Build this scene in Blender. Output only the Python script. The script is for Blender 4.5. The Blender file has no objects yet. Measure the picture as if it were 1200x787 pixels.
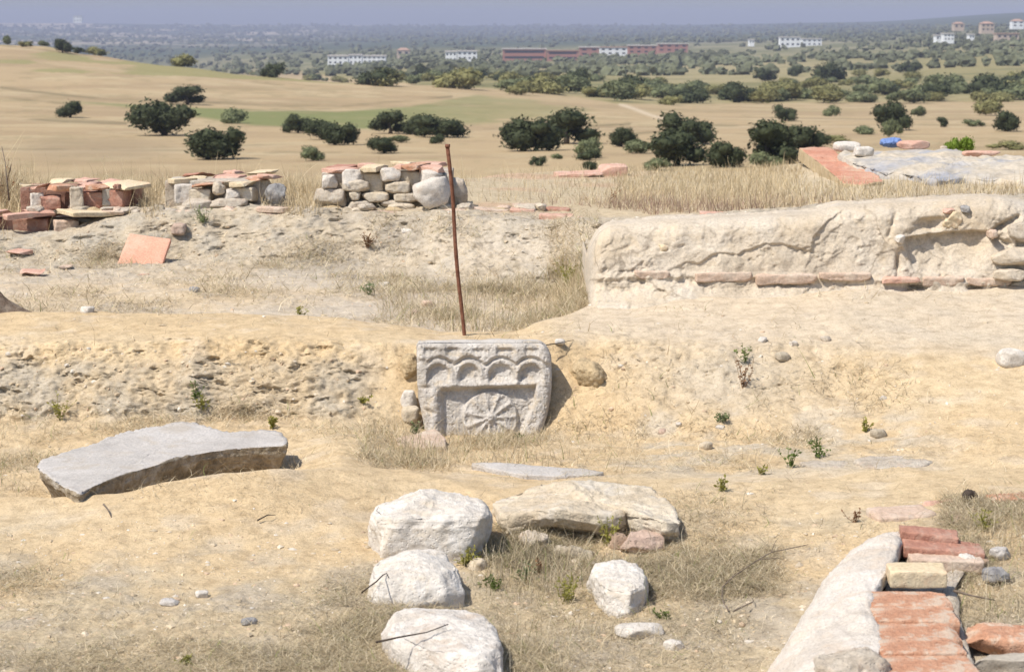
import bpy, bmesh, math, random
import numpy as np
from mathutils import Vector

# ---------------------------------------------------------------- camera, sky, sun, exposure
S = bpy.context.scene
COL = S.collection
W0, H0, FPX = 1200.0, 787.0, 2333.0          # photograph size, focal length in its pixels
PITCH = math.radians(8.93)
EYE = 1.8                                    # eye height above z = 0
cam_d = bpy.data.cameras.new('camera')
cam = bpy.data.objects.new('camera', cam_d)
COL.objects.link(cam)
cam.location = (0, 0, EYE)
cam.rotation_euler = (math.pi / 2 - PITCH, 0, 0)
cam_d.sensor_width = 36.0
cam_d.lens = FPX * 36.0 / W0
cam_d.clip_start = 0.1
cam_d.clip_end = 40000
cam_d.dof.use_dof = True
cam_d.dof.focus_distance = 9.2
cam_d.dof.aperture_fstop = 8.0
S.camera = cam

SUN_EL, SUN_AZ = math.radians(56), math.radians(56)   # azimuth: from the camera side round to the left
to_sun = Vector((-math.sin(SUN_AZ) * math.cos(SUN_EL), -math.cos(SUN_AZ) * math.cos(SUN_EL), math.sin(SUN_EL)))
world = bpy.data.worlds.new('World')
S.world = world
world.use_nodes = True
wn = world.node_tree
bg = wn.nodes['Background']
sky = wn.nodes.new('ShaderNodeTexSky')
sky.sky_type = 'NISHITA'
sky.sun_disc = False
sky.sun_elevation = SUN_EL
sky.sun_rotation = math.atan2(to_sun.x, to_sun.y)
sky.altitude = 650
sky.air_density = 1.0
sky.dust_density = 2.4
sky.ozone_density = 2.6
wn.links.new(sky.outputs[0], bg.inputs[0])
bg.inputs[1].default_value = 0.13
sun_d = bpy.data.lights.new('sun', 'SUN')
sun_d.energy = 4.2
sun_d.angle = math.radians(0.53)
sun_d.color = (1.0, 0.95, 0.87)
sun = bpy.data.objects.new('sun', sun_d)
COL.objects.link(sun)
sun.rotation_euler = (-to_sun).to_track_quat('-Z', 'Y').to_euler()
sun.location = (-8, -4, 14)
S.view_settings.view_transform = 'Standard'
S.view_settings.look = 'None'
S.view_settings.exposure = 0.36
S.view_settings.gamma = 1.0
S.view_settings.use_curve_mapping = False
S.render.engine = 'CYCLES'
S.cycles.use_denoising = True
S.cycles.max_bounces = 6
S.cycles.diffuse_bounces = 3
S.cycles.volume_bounces = 0
S.cycles.transparent_max_bounces = 8

HAZE_DENSITY = 1.6e-4
HAZE_COLOR = (0.58, 0.605, 0.77)

# ---------------------------------------------------------------- projection helpers
CP, SP = math.cos(PITCH), math.sin(PITCH)
rng = np.random.default_rng(7)
random.seed(5)

def slope(v):                       # z/depth (below the eye is negative) of an image row
    yc = -(np.asarray(v, float) - H0 / 2) / FPX
    return (-SP + yc * CP) / (CP + yc * SP)

def row_of(m):                      # image row of a slope
    yc = (m * CP + SP) / (CP - m * SP)
    return H0 / 2 - yc * FPX

def xfac(m):                        # X per (u-600) and metre of depth
    yc = (m * CP + SP) / (CP - m * SP)
    return 1.0 / (FPX * (CP + yc * SP))

def P(u, v, d):                     # world point seen at (u, v) at depth d
    m = float(slope(v))
    return Vector(((u - W0 / 2) * d * float(xfac(m)), d, m * d + EYE))

def PZ(u, v, zrel):                 # world point seen at (u, v) at height zrel below the eye
    m = float(slope(v))
    return P(u, v, zrel / m)

def ppm(d):
    return FPX / d * 1.0

# ---------------------------------------------------------------- noise (numpy)
def _hash(ix, iy, iz, seed):
    h = (ix * 374761393 + iy * 668265263 + iz * 2147483647 + seed * 1274126177) & 0xFFFFFFFF
    h = ((h ^ (h >> 13)) * 1274126177) & 0xFFFFFFFF
    h = ((h ^ (h >> 16)) * 2246822519) & 0xFFFFFFFF
    return ((h ^ (h >> 15)) & 0xFFFFFF) / float(0xFFFFFF)

def vnoise(p, seed=0):
    p = np.asarray(p, float)
    i = np.floor(p).astype(np.int64)
    f = p - i
    f = f * f * f * (f * (f * 6 - 15) + 10)
    x, y, z = i[:, 0], i[:, 1], i[:, 2]
    r = 0
    for dx in (0, 1):
        wx = f[:, 0] if dx else 1 - f[:, 0]
        for dy in (0, 1):
            wy = f[:, 1] if dy else 1 - f[:, 1]
            for dz in (0, 1):
                wz = f[:, 2] if dz else 1 - f[:, 2]
                r = r + wx * wy * wz * _hash(x + dx, y + dy, z + dz, seed)
    return r * 2 - 1

ROT = np.array([[0.36, 0.48, -0.8], [-0.8, 0.6, 0.0], [0.48, 0.64, 0.6]])

def fbm(p, scale=1.0, octaves=4, seed=0, gain=0.5, ridged=False):
    p = np.asarray(p, float) * scale
    a, r, n = 1.0, 0, 0
    for o in range(octaves):
        q = vnoise(p, seed + o * 17)
        if ridged:
            q = 1 - 2 * np.abs(q)
        r = r + a * q
        n += a
        a *= gain
        p = p @ ROT.T * 2.03 + 11.7
    return r / n

def sstep(a, b, x):
    t = np.clip((x - a) / (b - a + 1e-12), 0, 1)
    return t * t * (3 - 2 * t)

# ---------------------------------------------------------------- materials
def new_mat(name):
    m = bpy.data.materials.new(name)
    m.use_nodes = True
    nt = m.node_tree
    b = nt.nodes['Principled BSDF']
    return m, nt, b

def ramp(nt, fac, stops):
    r = nt.nodes.new('ShaderNodeValToRGB')
    e = r.color_ramp.elements
    while len(e) < len(stops):
        e.new(0.5)
    for k, (pos, c) in enumerate(stops):
        e[k].position = pos
        e[k].color = (c[0], c[1], c[2], 1)
    nt.links.new(fac, r.inputs[0])
    return r.outputs[0]

def noise_node(nt, vec, scale, detail=6, rough=0.6, dist=0.0):
    n = nt.nodes.new('ShaderNodeTexNoise')
    n.inputs['Scale'].default_value = scale
    n.inputs['Detail'].default_value = detail
    n.inputs['Roughness'].default_value = rough
    n.inputs['Distortion'].default_value = dist
    nt.links.new(vec, n.inputs['Vector'])
    return n.outputs[0]

def mix(nt, fac, a, b, mode='MIX'):
    m = nt.nodes.new('ShaderNodeMix')
    m.data_type = 'RGBA'
    m.blend_type = mode
    for sock, val in ((m.inputs[0], fac), (m.inputs[6], a), (m.inputs[7], b)):
        if isinstance(val, (int, float)):
            sock.default_value = val
        elif isinstance(val, tuple):
            sock.default_value = (val[0], val[1], val[2], 1)
        else:
            nt.links.new(val, sock)
    return m.outputs[2]

def math_node(nt, op, a, b=0.0):
    m = nt.nodes.new('ShaderNodeMath')
    m.operation = op
    for sock, val in ((m.inputs[0], a), (m.inputs[1], b)):
        if isinstance(val, (int, float)):
            sock.default_value = val
        else:
            nt.links.new(val, sock)
    return m.outputs[0]

def stone_mat(name, c1, c2, c3, big=5.0, fine=60.0, bump=0.4, rough=0.92, stain=None, stain_amt=0.5, pits=0.5, bump_dist=0.01):
    """c1..c3 main tones; stain = colour of irregular patches."""
    m, nt, b = new_mat(name)
    tc = nt.nodes.new('ShaderNodeTexCoord').outputs['Object']
    n1 = noise_node(nt, tc, big, 7, 0.62, 0.3)
    n2 = noise_node(nt, tc, fine, 6, 0.7)
    c = ramp(nt, n1, [(0.32, c1), (0.5, c2), (0.68, c3)])
    v = ramp(nt, n2, [(0.3, (0.62, 0.62, 0.62)), (0.55, (1, 1, 1)), (0.75, (1.18, 1.18, 1.18))])
    c = mix(nt, 0.8, c, v, 'MULTIPLY')
    if stain:
        n3 = noise_node(nt, tc, big * 1.7, 8, 0.7, 0.6)
        f = ramp(nt, n3, [(0.52, (0, 0, 0)), (0.62, (1, 1, 1))])
        f2 = math_node(nt, 'MULTIPLY', f, stain_amt)
        c = mix(nt, f2, c, stain)
    vo = nt.nodes.new('ShaderNodeTexVoronoi')
    vo.inputs['Scale'].default_value = fine * 1.6
    nt.links.new(tc, vo.inputs['Vector'])
    pit = ramp(nt, vo.outputs[0], [(0.0, (0, 0, 0)), (0.35, (1, 1, 1))])
    h = math_node(nt, 'ADD', math_node(nt, 'MULTIPLY', n1, 1.5), n2)
    h = math_node(nt, 'ADD', h, math_node(nt, 'MULTIPLY', pit, pits))
    bp = nt.nodes.new('ShaderNodeBump')
    bp.inputs['Strength'].default_value = bump
    bp.inputs['Distance'].default_value = bump_dist
    nt.links.new(h, bp.inputs['Height'])
    nt.links.new(bp.outputs[0], b.inputs['Normal'])
    nt.links.new(c, b.inputs['Base Color'])
    b.inputs['Roughness'].default_value = rough
    b.inputs['Specular IOR Level'].default_value = 0.2
    return m

M = {}
M['relief'] = stone_mat('carved_limestone', (.39, .35, .30), (.51, .465, .41), (.59, .545, .485), 9, 90, .6, stain=(.50, .40, .27), stain_amt=.5, pits=.7, bump_dist=.006)
M['lime'] = stone_mat('white_limestone', (.50, .44, .365), (.62, .565, .49), (.69, .645, .58), 6, 55, .6, stain=(.55, .45, .32), stain_amt=.4)
M['lime_stained'] = stone_mat('stained_limestone', (.50, .44, .365), (.61, .555, .485), (.68, .635, .565), 6, 55, .6, stain=(.42, .33, .25), stain_amt=.6)
M['granite'] = stone_mat('grey_slab_stone', (.42, .385, .345), (.49, .45, .405), (.54, .50, .455), 4, 110, .5, stain=(.36, .28, .18), stain_amt=.3)
M['slab_side'] = stone_mat('mottled_slab_side', (.18, .145, .10), (.35, .285, .20), (.52, .47, .40), 11, 60, .9, stain=(.20, .15, .085), stain_amt=.6)  # browner, darker and more mottled than the slab top
M['sandstone'] = stone_mat('tan_sandstone', (.45, .36, .25), (.55, .46, .335), (.60, .53, .42), 5, 60, .6, stain=(.55, .50, .43), stain_amt=.5)
M['brownstone'] = stone_mat('brown_stone', (.28, .19, .13), (.38, .27, .19), (.46, .36, .27), 6, 60, .6)
M['darkrock'] = stone_mat('dark_grey_rock', (.16, .15, .15), (.30, .285, .27), (.42, .40, .37), 12, 60, .7)
M['pinkstone'] = stone_mat('pinkish_stone', (.40, .28, .22), (.48, .35, .27), (.52, .41, .33), 6, 60, .6)
M['plaster'] = stone_mat('old_lime_plaster', (.475, .39, .285), (.555, .47, .36), (.595, .52, .42), 3, 70, .6, stain=(.56, .45, .31), stain_amt=.55)
M['plaster_white'] = stone_mat('white_mortar', (.52, .45, .37), (.62, .555, .475), (.68, .62, .545), 4, 110, .55, stain=(.55, .44, .33), stain_amt=.55, pits=.8)
def add_cracks(m, scale, col, width=.012, amt=.6):
    nt = m.node_tree
    b = nt.nodes['Principled BSDF']
    src = b.inputs['Base Color'].links[0].from_socket
    tc = nt.nodes.new('ShaderNodeTexCoord').outputs['Object']
    nz = nt.nodes.new('ShaderNodeTexNoise'); nz.inputs['Scale'].default_value = scale * 1.5; nz.inputs['Detail'].default_value = 5
    nt.links.new(tc, nz.inputs['Vector'])
    wv = mix(nt, .25, tc, nz.outputs[1])
    vo = nt.nodes.new('ShaderNodeTexVoronoi'); vo.feature = 'DISTANCE_TO_EDGE'; vo.inputs['Scale'].default_value = scale
    nt.links.new(wv, vo.inputs['Vector'])
    f = ramp(nt, vo.outputs[0], [(0, (1, 1, 1)), (width, (.6, .6, .6)), (width * 2.2, (0, 0, 0))])
    gate = ramp(nt, noise_node(nt, tc, scale * .8, 3), [(.48, (0, 0, 0)), (.60, (1, 1, 1))])
    f = math_node(nt, 'MULTIPLY', math_node(nt, 'MULTIPLY', f, gate), amt)
    c = mix(nt, f, src, col)
    n3 = noise_node(nt, tc, scale * 2.2, 8, .75, .8)
    g = ramp(nt, n3, [(.56, (0, 0, 0)), (.72, (1, 1, 1))])
    c = mix(nt, math_node(nt, 'MULTIPLY', g, .35), c, (.36, .31, .25))
    nt.links.new(c, b.inputs['Base Color'])
add_cracks(M['plaster'], 3.2, (.20, .155, .11))
M['greyplaster'] = stone_mat('grey_plaster', (.36, .315, .25), (.43, .38, .31), (.48, .43, .35), 4, 80, .4)
M['mortar'] = stone_mat('rubble_mortar', (.38, .315, .24), (.50, .43, .34), (.57, .51, .42), 9, 60, .8, stain=(.40, .28, .20), stain_amt=.4)
M['brick_orange'] = stone_mat('orange_brick', (.44, .215, .125), (.53, .285, .175), (.58, .375, .26), 11, 80, .7, stain=(.56, .46, .35), stain_amt=.8)
M['brick_red'] = stone_mat('red_brick', (.36, .17, .115), (.43, .22, .155), (.49, .285, .21), 8, 70, .6, stain=(.46, .37, .29), stain_amt=.4)
M['brick_pink'] = stone_mat('pink_tile', (.52, .295, .215), (.58, .355, .265), (.61, .41, .315), 6, 80, .4, stain=(.60, .47, .36), stain_amt=.4)
M['brick_cream'] = stone_mat('cream_brick', (.56, .44, .27), (.63, .51, .335), (.66, .56, .40), 6, 70, .4, stain=(.58, .34, .20), stain_amt=.35)
M['brick_brown'] = stone_mat('brown_brick', (.24, .125, .085), (.32, .17, .12), (.38, .22, .16), 9, 70, .6, stain=(.40, .33, .27), stain_amt=.35)
M['brick_faded'] = stone_mat('faded_brick', (.50, .36, .26), (.55, .41, .31), (.58, .47, .37), 7, 70, .5, stain=(.56, .48, .38), stain_amt=.5)
M['tile_big'] = stone_mat('terracotta_tile', (.60, .30, .20), (.655, .345, .235), (.67, .385, .27), 4, 90, .25, stain=(.64, .42, .31), stain_amt=.3)
M['soil_clod'] = stone_mat('dry_soil_clod', (.34, .28, .20), (.45, .38, .28), (.53, .46, .36), 10, 80, .7)
M['sand_clod'] = stone_mat('crumbly_sand', (.44, .335, .20), (.53, .40, .235), (.57, .45, .29), 10, 80, .9)
M['bark'] = stone_mat('fissured_bark', (.07, .05, .035), (.17, .12, .085), (.30, .24, .18), 14, 60, .9)

def simple_mat(name, c, var=0.25, scale=20.0, rough=0.85, attr=None, transl=0.0):
    m, nt, b = new_mat(name)
    tc = nt.nodes.new('ShaderNodeTexCoord').outputs['Object']
    n = noise_node(nt, tc, scale, 4, 0.6)
    lo = tuple(x * (1 - var) for x in c)
    hi = tuple(min(1, x * (1 + var)) for x in c)
    col = ramp(nt, n, [(0.3, lo), (0.7, hi)])
    if attr:
        a = nt.nodes.new('ShaderNodeAttribute')
        a.attribute_name = attr
        col = a.outputs['Color']
    nt.links.new(col, b.inputs['Base Color'])
    b.inputs['Roughness'].default_value = rough
    b.inputs['Specular IOR Level'].default_value = 0.15
    if transl > 0:
        tr = nt.nodes.new('ShaderNodeBsdfTranslucent')
        nt.links.new(col, tr.inputs[0])
        ms = nt.nodes.new('ShaderNodeMixShader')
        ms.inputs[0].default_value = transl
        nt.links.new(b.outputs[0], ms.inputs[1])
        nt.links.new(tr.outputs[0], ms.inputs[2])
        nt.links.new(ms.outputs[0], nt.nodes['Material Output'].inputs[0])
    return m

M['rust'] = stone_mat('rusted_iron', (.12, .045, .025), (.20, .085, .05), (.28, .13, .08), 30, 200, .5, rough=.8)
M['twig'] = simple_mat('dry_twig', (.16, .125, .095), .4, 60)
M['twig_dark'] = simple_mat('dark_twig', (.06, .045, .035), .4, 60)
M['grass'] = simple_mat('straw', (.5, .4, .25), attr='tint', transl=.25)
M['weed'] = simple_mat('green_weed', (.13, .17, .045), .4, 40, transl=.25)
M['leaf_oak'] = simple_mat('holm_oak_leaf', (.056, .066, .030), .35, .9, .7, transl=.12)
M['leaf_olive'] = simple_mat('olive_grey_leaf', (.16, .175, .085), .35, .9, .7, transl=.15)
M['leaf_broom'] = simple_mat('broom_leaf', (.225, .21, .085), .35, .9, .7, transl=.15)
M['leaf_young'] = simple_mat('young_leaf', (.17, .24, .035), .35, 8, .6, transl=.25)
M['trunk'] = simple_mat('oak_trunk', (.09, .07, .05), .3, 5)
M['wood_far'] = simple_mat('far_wood_leaf', (.115, .12, .07), .45, .01)
M['red_wall'] = simple_mat('red_facade', (.38, .195, .16), .12, .05)
M['white_wall'] = simple_mat('white_facade', (.78, .78, .77), .05, .05)
M['tan_wall'] = simple_mat('ochre_facade', (.50, .40, .32), .1, .05)
M['roof_red'] = simple_mat('red_roof_tiles', (.38, .25, .19), .2, .3)
M['roof_pale'] = simple_mat('pale_flat_roof', (.55, .50, .46), .1, .05)
M['window'] = simple_mat('dark_glazing', (.05, .055, .07), .1, 1, .3)
M['tarp_blue'] = simple_mat('blue_sheet', (.16, .24, .46), .25, 9, .5)
M['tarp_grey'] = stone_mat('weathered_grey_blue_sheet', (.30, .31, .345), (.47, .415, .335), (.53, .44, .32), 1.7, 14, .5)
M['floor_red'] = stone_mat('red_clay_floor', (.46, .20, .12), (.53, .26, .17), (.55, .34, .24), 1.5, 30, .4, stain=(.52, .42, .28), stain_amt=.6)

# ---------------------------------------------------------------- object helpers
def mesh_obj(name, verts, faces, mat, parent=None, smooth=True, loc=None, mats=None, fmat=None, recalc=True):
    me = bpy.data.meshes.new(name)
    v = np.asarray(verts, dtype=np.float64)
    if loc is None:
        loc = Vector((0, 0, 0))
    v = v - np.array(loc)
    if isinstance(faces, np.ndarray):
        nf, k = faces.shape
        me.vertices.add(len(v))
        me.vertices.foreach_set('co', v.astype(np.float32).ravel())
        me.loops.add(nf * k)
        me.loops.foreach_set('vertex_index', faces.astype(np.int32).ravel())
        me.polygons.add(nf)
        me.polygons.foreach_set('loop_start', np.arange(0, nf * k, k, dtype=np.int32))
        me.update(calc_edges=True)
        me.validate()
    else:
        me.from_pydata([tuple(x) for x in v], [], faces)
        me.update()
    if len(v) < 60000 and recalc:
        bm = bmesh.new()
        bm.from_mesh(me)
        bmesh.ops.recalc_face_normals(bm, faces=bm.faces)
        bm.to_mesh(me)
        bm.free()
    for mm in (mats or [mat]):
        me.materials.append(mm)
    if fmat is not None:
        me.polygons.foreach_set('material_index', np.asarray(fmat, dtype=np.int32))
    me.polygons.foreach_set('use_smooth', np.full(len(me.polygons), bool(smooth)))
    o = bpy.data.objects.new(name, me)
    o.location = loc
    COL.objects.link(o)
    if parent is not None:
        o.parent = parent
        o.location = Vector(loc) - Vector(parent.location)
    return o

def set_tint(o, cols):
    a = o.data.color_attributes.new('tint', 'FLOAT_COLOR', 'POINT')
    c = np.ones((len(cols), 4), np.float32)
    c[:, :3] = cols
    a.data.foreach_set('color', c.ravel())

def tag(o, label=None, cat=None, group=None, kind=None):
    if label: o['label'] = label
    if cat: o['category'] = cat
    if group: o['group'] = group
    if cat and not kind: kind = 'thing'
    if kind: o['kind'] = kind
    return o

def empty(name, loc, label, cat, group=None):
    o = bpy.data.objects.new(name, None)
    o.empty_display_size = 0.1
    o.location = loc
    COL.objects.link(o)
    return tag(o, label, cat, group)

def vnormals(v, faces):
    n = np.zeros_like(v)
    f = np.asarray(faces)
    if f.shape[1] == 4:
        fn = np.cross(v[f[:, 2]] - v[f[:, 0]], v[f[:, 3]] - v[f[:, 1]])
    else:
        fn = np.cross(v[f[:, 1]] - v[f[:, 0]], v[f[:, 2]] - v[f[:, 0]])
    for k in range(f.shape[1]):
        np.add.at(n, f[:, k], fn)
    return n / (np.linalg.norm(n, axis=1, keepdims=True) + 1e-12)

_ico = {}
def ico(sub):
    if sub not in _ico:
        bm = bmesh.new()
        bmesh.ops.create_icosphere(bm, subdivisions=sub, radius=1.0)
        v = np.array([x.co[:] for x in bm.verts])
        f = np.array([[q.index for q in fc.verts] for fc in bm.faces])
        bm.free()
        _ico[sub] = (v, f)
    return _ico[sub]

def rock_arrays(size, seed, box=5.0, cuts=10, amp=0.05, sub=5, fine=0.02):
    v, f = ico(sub)
    r = np.random.default_rng(seed)
    n = box
    k = (np.abs(v) ** n).sum(1) ** (-1.0 / n)
    p = v * k[:, None]
    for c in range(cuts):                                    # chipped facets
        d = r.normal(size=3)
        d /= np.linalg.norm(d)
        sup = (p @ d).max()
        lim = sup * r.uniform(0.70, 0.96)
        ex = np.clip(p @ d - lim, 0, None)
        p = p - ex[:, None] * d
    p = p * np.array(size) / 2
    s = min(size)
    nn = vnormals(p, f)
    off = r.uniform(0, 50, 3)
    q = p + off
    disp = amp * s * fbm(q, 2.2 / s, 5, seed, .6) + 1.3 * fine * s * fbm(q, 7.0 / s, 5, seed + 5, .6, ridged=True)
    p = p + nn * disp[:, None]
    return p, f

def rock(name, base, size, seed, mat, rot=(0, 0, 0), box=5.0, cuts=10, amp=0.05, sub=5, fine=0.02, parent=None):
    """base: world point under the rock's centre."""
    p, f = rock_arrays(size, seed, box, cuts, amp, sub, fine)
    from mathutils import Euler
    R = np.array(Euler(rot).to_matrix())
    p = p @ R.T
    p[:, 2] -= p[:, 2].min()
    return mesh_obj(name, p + np.array(base), f, mat, parent, True, loc=Vector(base))

def box_axis(h, r, n):
    inner = np.linspace(-h + r, h - r, n + 1)
    return np.concatenate([[-h, -h + .35 * r], inner, [h - .35 * r, h]])

def rbox_arrays(size, r=0.006, seg=(8, 8, 3), amp=0.002, seed=0, chip=0.0):
    hx = np.array(size) / 2
    r = min(r, 0.45 * min(hx))
    ax = [box_axis(hx[i], r, seg[i]) for i in range(3)]
    idx = {}
    verts, faces = [], []
    nx = [len(a) for a in ax]
    def vid(i, j, k):
        key = (i, j, k)
        if key not in idx:
            idx[key] = len(verts)
            verts.append((ax[0][i], ax[1][j], ax[2][k]))
        return idx[key]
    for k in (0, nx[2] - 1):
        for i in range(nx[0] - 1):
            for j in range(nx[1] - 1):
                q = [vid(i, j, k), vid(i + 1, j, k), vid(i + 1, j + 1, k), vid(i, j + 1, k)]
                faces.append(q if k else q[::-1])
    for j in (0, nx[1] - 1):
        for i in range(nx[0] - 1):
            for k in range(nx[2] - 1):
                q = [vid(i, j, k), vid(i + 1, j, k), vid(i + 1, j, k + 1), vid(i, j, k + 1)]
                faces.append(q[::-1] if j else q)
    for i in (0, nx[0] - 1):
        for j in range(nx[1] - 1):
            for k in range(nx[2] - 1):
                q = [vid(i, j, k), vid(i, j + 1, k), vid(i, j + 1, k + 1), vid(i, j, k + 1)]
                faces.append(q if i else q[::-1])
    v = np.array(verts)
    c = np.clip(v, -(hx - r), hx - r)
    dlt = v - c
    ln = np.linalg.norm(dlt, axis=1, keepdims=True)
    v = np.where(ln > 1e-9, c + dlt / np.maximum(ln, 1e-9) * r, v)
    f = np.array(faces)
    rr = np.random.default_rng(seed)
    off = rr.uniform(0, 60, 3)
    if chip > 0:
        for _ in range(5):
            d = rr.normal(size=3) / np.maximum(hx / hx.max(), .3)
            d /= np.linalg.norm(d)
            lim = (v @ d).max() - chip * rr.uniform(.2, 1)
            v = v - np.clip(v @ d - lim, 0, None)[:, None] * d
    n = vnormals(v, f)
    v = v + n * (amp * (fbm(v + off, 11, 3, seed) * .9 + .8 * fbm(v + off, 45, 4, seed + 3) + .5 * fbm(v + off, 120, 2, seed + 8)))[:, None]
    return v, f

def brick(name, center, size, yaw, mat, parent=None, tilt=(0, 0), seed=0, amp=0.003, r=0.007, chip=0.012, seg=(10, 8, 3)):
    from mathutils import Euler
    v, f = rbox_arrays(size, r, seg, amp, seed, chip)
    R = np.array(Euler((tilt[0], tilt[1], yaw)).to_matrix())
    c = np.array(center)
    return mesh_obj(name, v @ R.T + c, f, mat, parent, True, loc=Vector(center))

def resample(poly, n, closed=True):
    p = np.array(poly, float)
    if closed:
        p = np.vstack([p, p[:1]])
    s = np.concatenate([[0], np.cumsum(np.linalg.norm(np.diff(p, axis=0), axis=1))])
    t = np.linspace(0, s[-1], n + (1 if closed else 0))
    if closed:
        t = t[:-1]
    return np.stack([np.interp(t, s, p[:, k]) for k in range(p.shape[1])], 1)

def smooth_ring(p, it):
    for _ in range(it):
        p = (np.roll(p, 1, 0) + 2 * p + np.roll(p, -1, 0)) / 4
    return p

def loft_rock(name, rings, mat, seed=0, n=140, sides=10, caps=16, amp=0.008, fine=0.004, smooth=2, parent=None, dome=0.0, loc=None, side_mat=None, bevel=0.0, top_rough=1.0, chips=0, chip=.03):
    """rings: list of closed outlines (lists of world points, same sense, same start) from the top one down."""
    R = [smooth_ring(resample([tuple(q) for q in r], n), smooth) for r in rings]
    lev = []
    for a, b in zip(R[:-1], R[1:]):
        for k in range(sides):
            lev.append(a + (b - a) * k / sides)
    lev.append(R[-1])
    cen = R[0].mean(0)
    if bevel > 0:
        lev[0] = lev[0] + (cen - lev[0]) * bevel
    top = []
    for k in range(caps - 1, 0, -1):
        s = k / caps
        q = cen + (lev[0] - cen) * s
        q[:, 2] += dome * (1 - s * s)
        top.append(q)
    ntop = len(top)
    allr = top[::-1] + lev
    v = np.vstack([cen[None] + np.array([[0, 0, dome]])] + allr)
    f = []
    base = 1
    for j in range(n):
        f.append((0, base + j, base + (j + 1) % n, base + (j + 1) % n))
    for i in range(len(allr) - 1):
        a, b = 1 + i * n, 1 + (i + 1) * n
        for j in range(n):
            k = (j + 1) % n
            f.append((a + j, b + j, b + k, a + k))
    f = np.array(f)
    tri = f[:n, :3]
    quad = f[n:]
    nn = vnormals(v, quad)
    nn[0] = (0, 0, 1)
    if nn[1 + n * 3][2] < 0:
        nn = -nn
        quad = quad[:, ::-1]
        tri = tri[:, ::-1]
    off = np.random.default_rng(seed).uniform(0, 50, 3)
    ring_i = np.concatenate([[0], np.repeat(np.arange(len(allr)), n)])
    wgt = np.where(ring_i < ntop - 1, top_rough, 1.0)
    rc = np.random.default_rng(seed + 77)
    for _ in range(chips):                                   # broken facets
        d = rc.normal(size=3); d[2] = d[2] * .6 + .25
        d /= np.linalg.norm(d)
        lim = (v @ d).max() - chip * rc.uniform(.3, 1.3)
        v = v - np.clip(v @ d - lim, 0, None)[:, None] * d
    nn2 = vnormals(v, quad)
    nn2[0] = (0, 0, 1)
    v = v + nn2 * (wgt * (amp * fbm(v + off, 7, 5, seed) * 1.6 + fine * fbm(v + off, 35, 4, seed + 4, ridged=True)))[:, None]
    faces = [tuple(t) for t in tri] + [tuple(q) for q in quad]
    fm = None
    mats = [mat]
    if side_mat is not None:
        mats = [mat, side_mat]
        fm = [0] * (n + n * ntop) + [1] * (len(faces) - n - n * ntop)
    return mesh_obj(name, v, faces, mat, parent, True, loc=loc if loc is not None else Vector((cen[0], cen[1], v[:, 2].min())), mats=mats, fmat=fm)

def tube(name, pts, radii, mat, parent=None, seg=8, loc=None, noise=0.0, seed=0):
    pts = [Vector(p) for p in pts]
    vs, fs = [], []
    for i, p in enumerate(pts):
        a = pts[max(i - 1, 0)]
        b = pts[min(i + 1, len(pts) - 1)]
        t = (b - a).normalized()
        ref = Vector((0, 0, 1)) if abs(t.z) < 0.9 else Vector((1, 0, 0))
        x = t.cross(ref).normalized()
        y = t.cross(x)
        r = radii[i] if hasattr(radii, '__len__') else radii
        for k in range(seg):
            an = 2 * math.pi * k / seg
            vs.append(p + (x * math.cos(an) + y * math.sin(an)) * r)
    for i in range(len(pts) - 1):
        for k in range(seg):
            a, b = i * seg + k, i * seg + (k + 1) % seg
            fs.append((a, a + seg, b + seg, b))
    fs.append(tuple(range(seg)))
    fs.append(tuple(range((len(pts) - 1) * seg + seg - 1, (len(pts) - 1) * seg - 1, -1)))
    v = np.array([q[:] for q in vs])
    if noise:
        v = v + noise * np.stack([fbm(v, 40, 3, seed + k) for k in range(3)], 1)
    return mesh_obj(name, v, fs, mat, parent, True, loc=loc if loc is not None else pts[0])


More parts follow.
